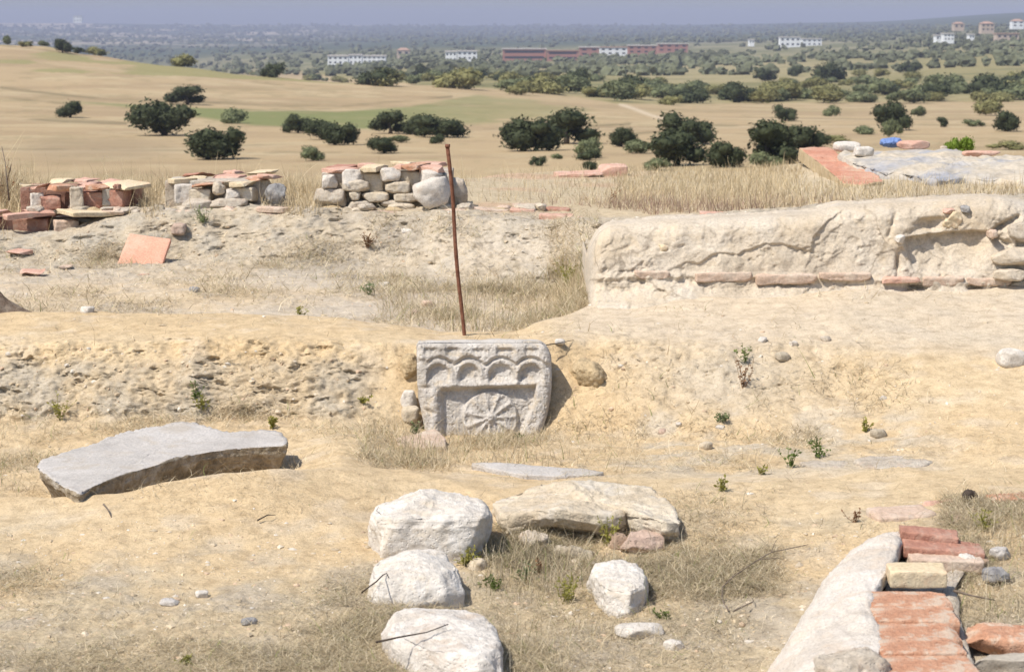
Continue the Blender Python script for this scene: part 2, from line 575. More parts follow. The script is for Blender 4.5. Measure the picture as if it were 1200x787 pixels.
# ---------------------------------------------------------------- the ground: one sheet from the camera's feet to the horizon
# Each column lists (depth, image row) or (depth, height below the eye) from near to far.
V = lambda d, v: (d, float(slope(v)) * d)
Z = lambda d, z: (d, z)
def near(d3, d4, d5, d6, d7, d8, d9, d10, d11, d12, d13, d14, d15, d16, d17):
    return [Z(.6, -1.8), Z(3.5, -1.8), Z(4.6, -1.8), d3, d4, d5, d6, d7, d8, d9, d10, d11, d12, d13, d14, d15, d16, d17]
NEAR = {
  0:   near(Z(5.4, -1.80), Z(6.1, -1.795), Z(6.7, -1.765), V(7.3, 580), Z(7.7, -1.86), V(9.05, 494), V(9.2, 448), V(9.4, 402), V(10.2, 366), Z(10.5, -1.53), V(12.6, 308), V(13.1, 278), V(13.75, 262), Z(15.5, -1.27), Z(22, -2.6)),
  70:  near(Z(5.4, -1.80), Z(6.1, -1.795), Z(6.7, -1.765), V(7.25, 580), Z(7.6, -1.87), V(9.05, 492), V(9.2, 448), V(9.4, 402), V(10.2, 366), Z(10.5, -1.53), V(12.6, 308), V(13.1, 276), V(13.75, 262), Z(15.5, -1.27), Z(22, -2.6)),
  135: near(Z(5.4, -1.807), Z(6.1, -1.796), Z(6.6, -1.763), V(7.25, 573), Z(7.6, -1.88), V(9.05, 490), V(9.2, 446), V(9.4, 400), V(10.2, 366), Z(10.5, -1.53), V(12.7, 306), V(13.25, 254), V(13.75, 240), Z(15.5, -1.25), Z(22, -2.6)),
  200: near(Z(5.4, -1.807), Z(6.1, -1.796), Z(6.6, -1.763), V(7.3, 557), Z(7.65, -1.88), V(9.05, 490), V(9.2, 446), V(9.4, 398), V(10.2, 367), Z(10.5, -1.53), V(12.8, 303), V(13.3, 247), V(13.9, 236), Z(15.5, -1.25), Z(22, -2.6)),
  300: near(Z(5.4, -1.807), Z(6.1, -1.796), Z(6.6, -1.763), V(7.35, 550), Z(7.7, -1.86), V(9.05, 492), V(9.2, 448), V(9.4, 398), V(10.2, 369), Z(10.5, -1.53), V(12.8, 303), V(13.3, 246), V(13.8, 238), Z(15.5, -1.25), Z(22, -2.6)),
  400: near(Z(5.4, -1.80), Z(6.1, -1.795), Z(6.65, -1.765), V(7.5, 549), V(7.9, 538), V(9.0, 493), V(9.2, 448), V(9.4, 400), V(10.1, 374), Z(10.4, -1.56), V(12.7, 306), V(13.3, 246), V(13.7, 241), Z(15.5, -1.25), Z(22, -2.6)),
  470: near(Z(5.4, -1.80), Z(6.1, -1.80), Z(6.7, -1.775), V(7.65, 547), Z(7.95, -1.80), V(9.0, 502), V(9.2, 456), V(9.4, 404), V(10.0, 383), Z(10.3, -1.58), V(12.6, 314), V(13.2, 250), V(13.6, 241), Z(15.5, -1.26), Z(22, -2.6)),
  520: near(Z(5.4, -1.81), Z(6.1, -1.81), Z(6.75, -1.79), Z(7.5, -1.737), Z(7.95, -1.795), V(9.1, 508), V(9.25, 455), V(9.4, 405), V(9.95, 390), Z(10.25, -1.59), V(12.4, 320), V(13.0, 252), V(13.4, 244), Z(17, -1.30), Z(22, -2.6)),
  565: near(Z(5.4, -1.82), Z(6.1, -1.815), Z(6.78, -1.795), Z(7.3, -1.73), Z(7.85, -1.78), V(9.1, 508), V(9.25, 455), V(9.4, 404), V(9.95, 389), Z(10.25, -1.59), V(12.3, 324), V(12.95, 254), V(13.35, 245.5), Z(17.7, -1.32), Z(24, -2.7)),
  600: near(Z(5.4, -1.82), Z(6.1, -1.82), Z(6.75, -1.80), Z(7.15, -1.72), Z(7.78, -1.772), V(9.1, 508), V(9.25, 455), V(9.4, 403), V(9.95, 388), Z(10.25, -1.59), V(12.2, 328), V(12.85, 257), V(13.3, 247), Z(18.5, -1.343), Z(26, -2.8)),
  650: near(Z(5.4, -1.82), Z(6.1, -1.82), Z(6.74, -1.80), Z(7.08, -1.71), Z(7.75, -1.78), V(9.0, 508), V(9.2, 455), V(9.4, 399), V(10.1, 371), Z(10.45, -1.57), V(12.1, 335), V(12.75, 262), V(13.2, 252), Z(19, -1.364), Z(26, -2.8)),
  700: near(Z(5.4, -1.82), Z(6.1, -1.815), Z(6.74, -1.80), Z(7.08, -1.71), Z(7.75, -1.775), V(8.9, 512), V(9.15, 455), V(9.45, 400), V(10.5, 354), Z(10.9, -1.50), Z(11.6, -1.40), V(12.2, 262), V(12.9, 254), Z(19, -1.365), Z(26, -2.8)),
  850: near(Z(5.4, -1.81), Z(6.1, -1.80), Z(6.8, -1.75), V(7.4, 565), Z(7.7, -1.755), V(8.6, 516), V(9.05, 452), V(9.4, 405), V(10.5, 347), Z(11.0, -1.40), Z(11.4, -1.25), V(11.9, 257), V(12.6, 248), V(19, 197), Z(26, -2.8)),
  930: near(Z(5.4, -1.79), Z(6.1, -1.785), Z(6.75, -1.735), V(7.35, 568), V(7.75, 548), V(8.5, 515), V(8.95, 458), V(9.35, 406), V(10.5, 344), Z(11.0, -1.36), Z(11.4, -1.2), V(11.8, 250), V(12.6, 240), V(18.5, 188), Z(26, -2.8)),
  1000:near(Z(5.4, -1.78), Z(6.1, -1.775), Z(6.7, -1.715), V(7.3, 570), V(7.75, 546), V(8.35, 515), V(8.8, 468), V(9.3, 410), V(10.5, 342), Z(11.0, -1.34), Z(11.4, -1.15), V(11.8, 245), V(12.5, 232), V(18.5, 179), Z(26, -2.8)),
  1100:near(Z(5.4, -1.72), Z(6.1, -1.715), Z(6.6, -1.69), V(7.2, 572), V(7.7, 545), V(8.3, 508), V(8.75, 460), V(9.25, 412), V(10.5, 342), Z(11.0, -1.32), Z(11.4, -1.15), V(11.8, 238), V(12.5, 228), V(19, 171), Z(26, -2.8)),
  1200:near(Z(5.4, -1.69), Z(6.1, -1.68), Z(6.6, -1.675), V(7.2, 572), V(7.6, 545), V(8.2, 500), V(8.7, 455), V(9.2, 413), V(10.4, 345), Z(11.0, -1.30), Z(11.4, -1.15), V(11.7, 236), V(12.5, 226), V(19.5, 186), Z(26, -2.8)),
}
def far(*a):
    return list(a)
FAR = {   # fourteen knots each
  -300:far(Z(45, -5), Z(90, -8.0), V(130, 186), V(170, 160), V(225, 133), V(310, 98), V(390, 66), V(480, 38), Z(700, -9), Z(2000, -45), V(5000, 46), V(7500, 36), V(9800, 24), Z(12000, -80)),
  0:   far(Z(45, -5), Z(90, -8.2), V(130, 193), V(175, 165), V(230, 140), V(330, 105), V(410, 75), V(490, 49), Z(700, -14), Z(2000, -52), V(5000, 48), V(7500, 38), V(9800, 25), Z(12000, -80)),
  50:  far(Z(45, -5), Z(90, -8.2), V(130, 193), V(175, 165), V(230, 140), V(330, 106), V(410, 77), V(485, 51), Z(700, -14), Z(2000, -52), V(5000, 48), V(7500, 38), V(9800, 25), Z(12000, -80)),
  100: far(Z(45, -5), Z(90, -8.2), V(130, 193), V(175, 165), V(230, 141), V(320, 108), V(395, 83), V(470, 62), Z(700, -16), Z(2000, -52), V(5000, 48), V(7500, 38), V(9800, 25), Z(12000, -80)),
  200: far(Z(45, -5), Z(90, -8.2), V(130, 193), V(175, 166), V(230, 143), V(310, 112), V(375, 92), V(440, 76), Z(700, -20), Z(1800, -50), V(5000, 50), V(7500, 40), V(9800, 26), Z(12000, -80)),
  300: far(Z(45, -5), Z(90, -8.2), V(128, 194), V(172, 167), V(230, 144), V(305, 116), V(360, 99), V(420, 88), Z(700, -24), V(1500, 82), V(4000, 55), V(7000, 41), V(9800, 27), Z(12000, -80)),
  400: far(Z(45, -5), Z(90, -8.2), V(125, 195), V(170, 168), V(230, 145), V(300, 120), V(350, 105), V(400, 96), Z(600, -22), V(1400, 80), V(3500, 55), V(7000, 40), V(9800, 27.5), Z(12000, -80)),
  500: far(Z(45, -5), Z(90, -8.0), V(120, 196), V(168, 169), V(230, 145), V(292, 123), V(340, 110), V(385, 102), V(560, 97), V(1200, 80), V(3000, 55), V(6500, 40), V(9800, 28), Z(12000, -80)),
  600: far(Z(45, -5), Z(90, -8.0), V(120, 196), V(168, 169), V(230, 146), V(290, 127), V(335, 116), V(380, 108), V(560, 98), V(1200, 80), V(3000, 54), V(6500, 40), V(9800, 28), Z(12000, -80)),
  700: far(Z(45, -5), Z(85, -7.6), V(115, 196), V(165, 169), V(225, 147), V(285, 131), V(330, 122), V(375, 116), V(540, 102), V(1100, 80), V(2800, 53), V(6000, 40), V(9500, 28), Z(12000, -80)),
  800: far(Z(45, -5), Z(85, -7.6), V(115, 196), V(165, 170), V(225, 149), V(285, 134), V(340, 126), V(400, 119), V(560, 102), V(1050, 80), V(2600, 51), V(5500, 40), V(9300, 27), Z(12000, -80)),
  1000:far(Z(45, -4.5), Z(80, -7.0), V(110, 195), V(165, 170), V(225, 150), V(285, 137), V(340, 129), V(400, 121), V(560, 101), V(1000, 75), V(2300, 48), V(4500, 36), V(8500, 24), Z(12000, -80)),
  1200:far(Z(45, -4.5), Z(80, -7.0), V(110, 195), V(165, 170), V(225, 150), V(285, 136), V(340, 128), V(400, 120), V(560, 98), V(950, 68), V(2000, 40), V(4000, 26), V(7000, 12), Z(12000, -80)),
  1500:far(Z(45, -4.5), Z(80, -7.0), V(110, 195), V(165, 170), V(225, 150), V(285, 136), V(340, 128), V(400, 120), V(560, 96), V(950, 64), V(2000, 36), V(4000, 20), V(7000, 4), Z(12000, -80)),
}
NSPAN = [3, 8, 34, 84, 78, 84, 26, 66, 44, 52, 56, 20, 84, 74, 30, 56, 8] + [6, 6, 10, 24, 24, 24, 24, 24, 14, 24, 30, 20, 18, 4]
cols = np.concatenate([np.linspace(-3000, -400, 14)[:-1], np.linspace(-400, -90, 20)[:-1], np.arange(-90, 1292, 2.4), np.linspace(1292, 1600, 20)[1:], np.linspace(1600, 4200, 14)[1:]])
NC = len(cols)

def interp_knots(tab, u):
    ks = sorted(tab)
    arr = np.array([tab[k] for k in ks])                    # (K, knots, 2)
    out = np.zeros((len(u), arr.shape[1], 2))
    uu = np.clip(u, ks[0], ks[-1])
    j = np.clip(np.searchsorted(ks, uu, 'right') - 1, 0, len(ks) - 2)
    ksa = np.array(ks, float)
    t = (uu - ksa[j]) / (ksa[j + 1] - ksa[j])
    t = t * t * (3 - 2 * t) * .6 + t * .4
    out = arr[j] * (1 - t)[:, None, None] + arr[j + 1] * t[:, None, None]
    return out

KN = np.concatenate([interp_knots(NEAR, cols), interp_knots(FAR, cols)], 1)      # (NC, 32, 2)
# a wavy edge of each bank
wob = np.zeros((NC, KN.shape[1]))
for kk, amp_, sc_ in ((7, .05, .012), (8, .08, .014), (9, .07, .02), (10, .06, .03), (11, .06, .02), (12, .05, .02), (13, .08, .02), (14, .06, .03)):
    q = np.stack([cols * sc_, np.full(NC, kk * 7.3), np.zeros(NC)], 1)
    wob[:, kk] = amp_ * fbm(q, 1, 3, 40 + kk)
KN[:, :, 0] += wob
rows_d, rows_z, span_of = [], [], []
for k, n in enumerate(NSPAN):
    for i in range(n):
        t = i / n
        if k >= len(NEAR[0]) - 1:
            a = KN[:, k, 0]; b = KN[:, k + 1, 0]
            dd = a * (b / a) ** t
            tt = (dd - a) / (b - a)
        else:
            tt = t
            dd = KN[:, k, 0] * (1 - t) + KN[:, k + 1, 0] * t
        rows_d.append(dd)
        rows_z.append(KN[:, k, 1] * (1 - tt) + KN[:, k + 1, 1] * tt)
        span_of.append(k + t)
rows_d.append(KN[:, -1, 0]); rows_z.append(KN[:, -1, 1]); span_of.append(float(len(NSPAN)))
GD, GZ = np.array(rows_d), np.array(rows_z)                 # (NR, NC)
SPAN = np.array(span_of)
NR = len(GD)
def smooth_rows(a, it, mask):
    for _ in range(it):
        b = a.copy()
        b[1:-1] = (a[:-2] + 2 * a[1:-1] + a[2:]) / 4
        a = a * (1 - mask) + b * mask
    return a
mk = np.ones((NR, 1)); mk[SPAN > 17.5] = .5
GD = smooth_rows(GD, 22, mk); GZ = smooth_rows(GZ, 22, mk)
UU = np.broadcast_to(cols[None], (NR, NC))
SS = np.broadcast_to(SPAN[:, None], (NR, NC))
Ms = np.maximum(GZ / GD, -.6)
GX = (UU - 600) * GD * xfac(Ms)
VV = row_of(Ms)                                             # image row each ground point shows at

def bump1(x, a, b, soft):
    return sstep(a - soft, a + soft, x) * (1 - sstep(b - soft, b + soft, x))
def blob(u, v, ru, rv):
    return np.exp(-(((UU - u) / ru) ** 2 + ((VV - v) / rv) ** 2))

# relief of the surface
pw = np.stack([GX.ravel(), GD.ravel(), GZ.ravel()], 1)
nearm = (SS < 17.2)
def on_near(fn):
    out = np.zeros(NR * NC)
    sel = nearm.ravel()
    out[sel] = fn(pw[sel])
    return out.reshape(NR, NC)
n_big = on_near(lambda p: fbm(p, 2.2, 3, 1))
n_mid = on_near(lambda p: fbm(p, 8, 4, 2))
n_fine = on_near(lambda p: fbm(p, 34, 3, 3))
n_rid = on_near(lambda p: fbm(p, 13, 4, 4, ridged=True))
n_clod = on_near(lambda p: fbm(p, 55, 2, 9))
left_bank = bump1(SS, 8.0, 10.1, .25) * (1 - sstep(395, 470, UU))
right_bank = bump1(SS, 8.0, 10.2, .5) * sstep(660, 740, UU) * (1 - sstep(960, 1080, UU))
mid_bank = bump1(SS, 8.0, 10.0, .2) * sstep(430, 480, UU) * (1 - sstep(650, 700, UU))
back_bank = bump1(SS, 12.8, 15.0, .35)
trench = bump1(SS, 11.7, 13.0, .3)
pit = bump1(SS, 6.8, 8.2, .3)
frontg = 1 - sstep(4.6, 6.1, SS)
rough = np.clip(.9 * left_bank + .6 * right_bank + .5 * mid_bank + .95 * back_bank + .35 * trench + .35 * pit + .30 * frontg, 0, 1)
rough = np.clip(rough * (.55 + 1.1 * sstep(-.35, .35, n_big + .6 * n_mid)), 0, 1.1)
sandy = np.clip(1 - rough, 0, 1)
n_cl = on_near(lambda p: fbm(p * np.array([1, 1, 1.8]), 26, 5, 31, .68))
pocket = on_near(lambda p: fbm(p * np.array([.6, 1, 1.9]), 13, 5, 33, .65))
dz = .020 * n_big + (.008 + .009 * rough) * n_mid + (.0014 + .004 * rough) * n_fine + .014 * rough * n_cl - .018 * rough * sstep(.34, .6, pocket) + (.0014 + .003 * rough) * n_clod
farw = 1 - sstep(16.0, 17.2, SS)
dz = dz * farw
dy = -(.08 * n_big + .024 * n_mid + .022 * n_cl + .010 * n_fine - .028 * sstep(.22, .5, pocket)) * np.clip(left_bank + .55 * right_bank + .3 * mid_bank + .9 * back_bank, 0, 1) * farw
# big far undulation
farmask = ~nearm
pf = np.stack([GX, GD, np.zeros_like(GX)], 2).reshape(-1, 3)
nf = np.zeros(NR * NC)
selF = farmask.ravel()
nf[selF] = fbm(pf[selF], 1 / 60.0, 4, 21)
nf = nf.reshape(NR, NC)
GZ2 = GZ + dz + np.where(farmask, nf * np.clip(GD / 900.0, 0, .7) * (GD < 3000), 0)
GZ2 += np.where(GD > 3500, 0, 0)
GD2 = GD + dy

# ---- colour of the ground itself
def C(*c): return np.array(c)
SAND, SAND2 = C(.555, .415, .245), C(.585, .455, .285)
PALE, GREY, LITTER, GREYB = C(.58, .495, .385), C(.42, .36, .285), C(.46, .375, .25), C(.46, .40, .31)
TAN, TAN2, GREENF, SCRUB, WOOD, CLIFF = C(.38, .283, .162), C(.305, .222, .128), C(.16, .18, .065), C(.25, .215, .10), C(.07, .085, .045), C(.40, .33, .24)
pc = np.stack([GX, GD, GZ], 2).reshape(-1, 3)
def colnoise(sc, oc, seed):
    return fbm(pc * np.array([1, 1, .5]), sc, oc, seed).reshape(NR, NC)
def screen_noise(su, sv, seed, oc=4):      # for the far slopes: patches stretched along the contour
    lg = np.log(np.maximum(GD, 1))
    q = np.stack([(GX / np.maximum(GD, 1)) * su, lg * sv, np.zeros_like(lg)], 2).reshape(-1, 3)
    return fbm(q, 1, oc, seed).reshape(NR, NC)
c1 = colnoise(1.6, 5, 60); c2 = colnoise(6, 4, 61)
T = np.zeros((NR, NC, 3)) + SAND
def lay(mask, c):
    global T
    m = np.clip(mask, 0, 1)[..., None]
    T = T * (1 - m) + c * m
lay(sstep(-.1, .4, c1) * .6, SAND2)
lay(sstep(0.0, .5, c2) * .35, PALE)
lay(frontg * sstep(-.55, .3, c1 + .5 * c2 + (VV - 690) / 160) * .85, LITTER)
lay(frontg * sstep(-.1, .4, c2 + .4 * c1) * .6 * sstep(600, 720, VV), GREY * .95)
lay(frontg * sstep(.05, .45, colnoise(3.1, 4, 63)) * sstep(640, 760, VV) * .5, C(.33, .27, .18))
lay(left_bank * (.35 + .45 * sstep(-.3, .3, c2)) * sstep(.0, .4, 9.7 - SS), GREYB * .88)
lay(right_bank * blob(860, 440, 120, 50) * .7, GREYB)
lay(bump1(SS, 6.9, 8.6, .3) * sstep(620, 800, UU) * (1 - sstep(1040, 1130, UU)) * sstep(-.4, .3, c1 + c2) * .7, GREYB)
lay(bump1(SS, 10.0, 11.5, .3) * sstep(600, 700, UU) * .6, PALE)
lay(bump1(SS, 10.1, 11.5, .3) * sstep(740, 900, UU) * sstep(-.3, .3, c1) * .35, GREYB)
lay(trench * (.5 + .4 * sstep(-.3, .3, c1)) * (1 - .5 * blob(240, 348, 120, 18)), PALE * .93)
lay(trench * sstep(-.2, .3, c2) * .5, GREY)
lay(back_bank * (.75 + .25 * sstep(-.2, .3, c2)), GREYB * .90)
lay(back_bank * sstep(.0, .35, c1 + .6 * c2) * .6, GREY * .82)
lay(back_bank * blob(600, 290, 130, 35) * .6, PALE * .95)
lay(bump1(SS, 15.0, 17.2, .3), LITTER)
lay(bump1(SS, 15.0, 16.4, .25) * bump1(UU, 535, 760, 30) * sstep(-.2, .3, c1) * .6, C(.48, .30, .20))
lay(bump1(SS, 15.0, 17.0, .25) * sstep(900, 960, UU) * .5, C(.50, .42, .30))
# far land
sn = screen_noise(9, 6, 71); sn2 = screen_noise(40, 30, 72); sn3 = screen_noise(6, 18, 73)
isfar = sstep(16.6, 17.4, SS)
lay(isfar, TAN)
lay(isfar * sstep(.0, .4, sn3) * .7, TAN2)
lay(isfar * sstep(.05, .5, sn2) * .5, C(.44, .35, .21))
sn4 = screen_noise(120, 90, 74)
lay(isfar * sstep(.1, .5, sn4 + .5 * sn) * .45, C(.25, .20, .105))
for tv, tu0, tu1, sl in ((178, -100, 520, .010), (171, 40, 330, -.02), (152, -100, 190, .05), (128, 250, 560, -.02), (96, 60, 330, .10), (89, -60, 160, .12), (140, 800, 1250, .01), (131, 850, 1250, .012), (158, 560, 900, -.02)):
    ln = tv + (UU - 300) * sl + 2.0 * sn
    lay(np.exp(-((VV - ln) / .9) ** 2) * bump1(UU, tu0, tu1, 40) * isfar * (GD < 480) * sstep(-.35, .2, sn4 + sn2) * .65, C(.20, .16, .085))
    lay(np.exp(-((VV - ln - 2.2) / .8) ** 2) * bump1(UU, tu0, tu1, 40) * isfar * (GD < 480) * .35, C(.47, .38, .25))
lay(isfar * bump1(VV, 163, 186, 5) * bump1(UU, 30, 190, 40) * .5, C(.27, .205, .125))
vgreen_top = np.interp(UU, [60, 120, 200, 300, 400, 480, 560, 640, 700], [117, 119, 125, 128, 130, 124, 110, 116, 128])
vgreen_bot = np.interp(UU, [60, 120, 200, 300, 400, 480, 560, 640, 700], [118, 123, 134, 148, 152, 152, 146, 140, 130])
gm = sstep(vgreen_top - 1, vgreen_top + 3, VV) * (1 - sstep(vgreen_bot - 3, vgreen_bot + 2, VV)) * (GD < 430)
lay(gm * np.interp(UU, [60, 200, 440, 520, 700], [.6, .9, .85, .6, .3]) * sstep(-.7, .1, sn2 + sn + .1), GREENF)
# field edges: thin weedy banks across the left slope
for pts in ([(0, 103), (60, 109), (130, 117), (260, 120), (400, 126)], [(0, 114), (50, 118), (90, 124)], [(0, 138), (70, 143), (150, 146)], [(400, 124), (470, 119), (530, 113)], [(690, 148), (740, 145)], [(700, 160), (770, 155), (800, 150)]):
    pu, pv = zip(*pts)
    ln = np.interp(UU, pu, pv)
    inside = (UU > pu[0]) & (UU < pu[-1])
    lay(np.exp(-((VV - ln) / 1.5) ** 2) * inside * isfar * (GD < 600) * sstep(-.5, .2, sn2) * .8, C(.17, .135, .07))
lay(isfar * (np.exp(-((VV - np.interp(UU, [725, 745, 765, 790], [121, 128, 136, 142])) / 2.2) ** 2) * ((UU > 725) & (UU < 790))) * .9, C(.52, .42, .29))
edge = np.interp(UU, [-100, 400, 500, 600, 680, 720, 800, 900, 1200], [0, 92, 100, 106, 113, 121, 122, 121, 119])
beyond = sstep(-1.5, 1.5, edge - VV) * (GD > 300)
crest_left = (UU < 420) * (GD > 385) * (GD < 620)
lay(beyond, SCRUB)
lay(beyond * sstep(-.1, .4, sn + sn2 * .6) * .6, C(.33, .27, .15))
lay(beyond * sstep(.1, .5, sn2 - sn * .5) * .6, C(.13, .13, .06))
lay(crest_left * sstep(-.3, .1, sn2 + (UU - 100) / 300) * .8, C(.24, .22, .09))
wood = sstep(900, 1700, GD)
lay(wood * .8, C(.13, .135, .07))
lay(wood * sstep(.0, .35, sn2 + sn * .5) * .7, C(.30, .26, .16))
fw = sstep(2200, 3200, GD)
lay(fw, WOOD)
lay(fw * sstep(.0, .2, sn2 + .4 * sn) * bump1(UU, -500, 380, 60) * sstep(3600, 5000, GD) * .9, CLIFF * 1.15)
lay(fw * sstep(.1, .35, sn2 + sn) * sstep(8200, 9200, GD) * .8, CLIFF)
T = np.clip(T, 0.02, .9)

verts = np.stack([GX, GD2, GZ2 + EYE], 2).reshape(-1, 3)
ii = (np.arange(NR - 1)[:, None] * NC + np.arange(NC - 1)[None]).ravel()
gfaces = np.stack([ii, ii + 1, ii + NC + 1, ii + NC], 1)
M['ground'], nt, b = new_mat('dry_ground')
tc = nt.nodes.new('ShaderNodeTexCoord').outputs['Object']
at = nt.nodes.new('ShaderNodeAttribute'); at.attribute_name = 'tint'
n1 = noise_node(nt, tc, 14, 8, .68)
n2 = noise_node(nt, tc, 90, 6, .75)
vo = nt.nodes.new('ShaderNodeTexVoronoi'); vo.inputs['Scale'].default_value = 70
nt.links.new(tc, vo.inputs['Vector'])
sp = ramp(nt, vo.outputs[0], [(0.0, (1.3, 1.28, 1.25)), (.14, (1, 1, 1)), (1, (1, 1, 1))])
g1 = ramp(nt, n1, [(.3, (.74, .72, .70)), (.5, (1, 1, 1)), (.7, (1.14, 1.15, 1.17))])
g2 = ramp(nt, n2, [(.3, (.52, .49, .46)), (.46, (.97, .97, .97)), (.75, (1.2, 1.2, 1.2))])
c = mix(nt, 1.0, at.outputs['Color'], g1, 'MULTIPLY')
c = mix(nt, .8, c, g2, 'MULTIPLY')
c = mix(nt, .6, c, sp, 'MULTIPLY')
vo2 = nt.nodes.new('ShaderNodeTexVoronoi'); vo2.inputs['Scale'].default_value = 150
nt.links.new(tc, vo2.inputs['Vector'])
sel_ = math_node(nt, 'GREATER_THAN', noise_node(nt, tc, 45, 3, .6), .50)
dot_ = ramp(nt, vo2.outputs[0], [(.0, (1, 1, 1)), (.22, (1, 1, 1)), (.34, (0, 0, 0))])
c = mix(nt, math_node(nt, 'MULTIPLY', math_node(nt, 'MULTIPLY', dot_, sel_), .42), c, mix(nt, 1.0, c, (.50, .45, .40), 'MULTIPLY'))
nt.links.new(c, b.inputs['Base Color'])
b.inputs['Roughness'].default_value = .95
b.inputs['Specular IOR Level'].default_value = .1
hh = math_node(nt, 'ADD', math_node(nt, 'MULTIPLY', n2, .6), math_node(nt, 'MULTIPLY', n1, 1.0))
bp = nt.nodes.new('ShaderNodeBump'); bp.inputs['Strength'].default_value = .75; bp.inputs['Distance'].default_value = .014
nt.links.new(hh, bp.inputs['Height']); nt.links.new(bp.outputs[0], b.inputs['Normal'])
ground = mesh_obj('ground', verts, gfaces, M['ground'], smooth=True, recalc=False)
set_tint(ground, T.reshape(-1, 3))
tag(ground, kind='structure')
ground['label'] = 'dry sandy ground of the excavation running down to tan fields and far woods'
GV = verts.reshape(NR, NC, 3)
CPEN = cols
VROW = row_of((GV[..., 2] - EYE) / GV[..., 1])

def ground_z(x, y):
    """height of the ground under world point (x, y)."""
    r = x / y / float(xfac(-.15)) + 600
    for _ in range(3):
        j = int(np.clip(np.searchsorted(cols, r) - 1, 0, NC - 2))
        d = GV[:, j, 1]
        i = int(np.clip(np.searchsorted(np.maximum.accumulate(d), y) - 1, 0, NR - 2))
        z = GV[i, j, 2]
        m = (z - EYE) / y
        r = x / (y * float(xfac(max(m, -.6)))) + 600
    t = np.clip((y - GV[i, j, 1]) / max(1e-6, GV[i + 1, j, 1] - GV[i, j, 1]), 0, 1)
    return float(GV[i, j, 2] * (1 - t) + GV[i + 1, j, 2] * t)

def on_ground(u, v, dmin=0.0, dmax=1e9):
    """nearest ground point that shows at image position (u, v)."""
    j = int(np.clip(np.searchsorted(cols, u), 1, NC - 1))
    r = VROW[:, j]
    d = GV[:, j, 1]
    ok = np.where((d[1:] >= dmin) & (d[:-1] <= dmax) & (r[:-1] >= v) & (r[1:] < v))[0]
    if len(ok) == 0:
        sel = np.where((d >= dmin) & (d <= dmax))[0]
        i = sel[np.argmin(np.abs(r[sel] - v))]
        return Vector(GV[i, j])
    i = ok[0]
    t = (r[i] - v) / max(1e-6, r[i] - r[i + 1])
    return Vector(GV[i, j] * (1 - t) + GV[i + 1, j] * t)

# ---------------------------------------------------------------- haze over the whole valley
hz = bpy.data.materials.new('haze')
hz.use_nodes = True
hn = hz.node_tree
for n in list(hn.nodes):
    if n.type == 'BSDF_PRINCIPLED':
        hn.nodes.remove(n)
pv_ = hn.nodes.new('ShaderNodeVolumePrincipled')
pv_.inputs['Color'].default_value = HAZE_COLOR + (1,)
pv_.inputs['Density'].default_value = HAZE_DENSITY
pv_.inputs['Anisotropy'].default_value = 0.0
hn.links.new(pv_.outputs[0], hn.nodes['Material Output'].inputs['Volume'])
zmin, zmax = GV[..., 2].min() - 1.0, max(GV[..., 2].max(), EYE) + 22.0
x0, x1, y0, y1 = GV[..., 0].min() - 50, GV[..., 0].max() + 50, -60, 12200
hv = [(x, y, z) for z in (zmin, zmax) for x, y in ((x0, y0), (x1, y0), (x1, y1), (x0, y1))]
hf = [(0, 3, 2, 1), (4, 5, 6, 7), (0, 1, 5, 4), (1, 2, 6, 5), (2, 3, 7, 6), (3, 0, 4, 7)]
haze = mesh_obj('haze', hv, hf, hz, smooth=False)
tag(haze, 'pale blue haze over the far valley', None, None, 'stuff')

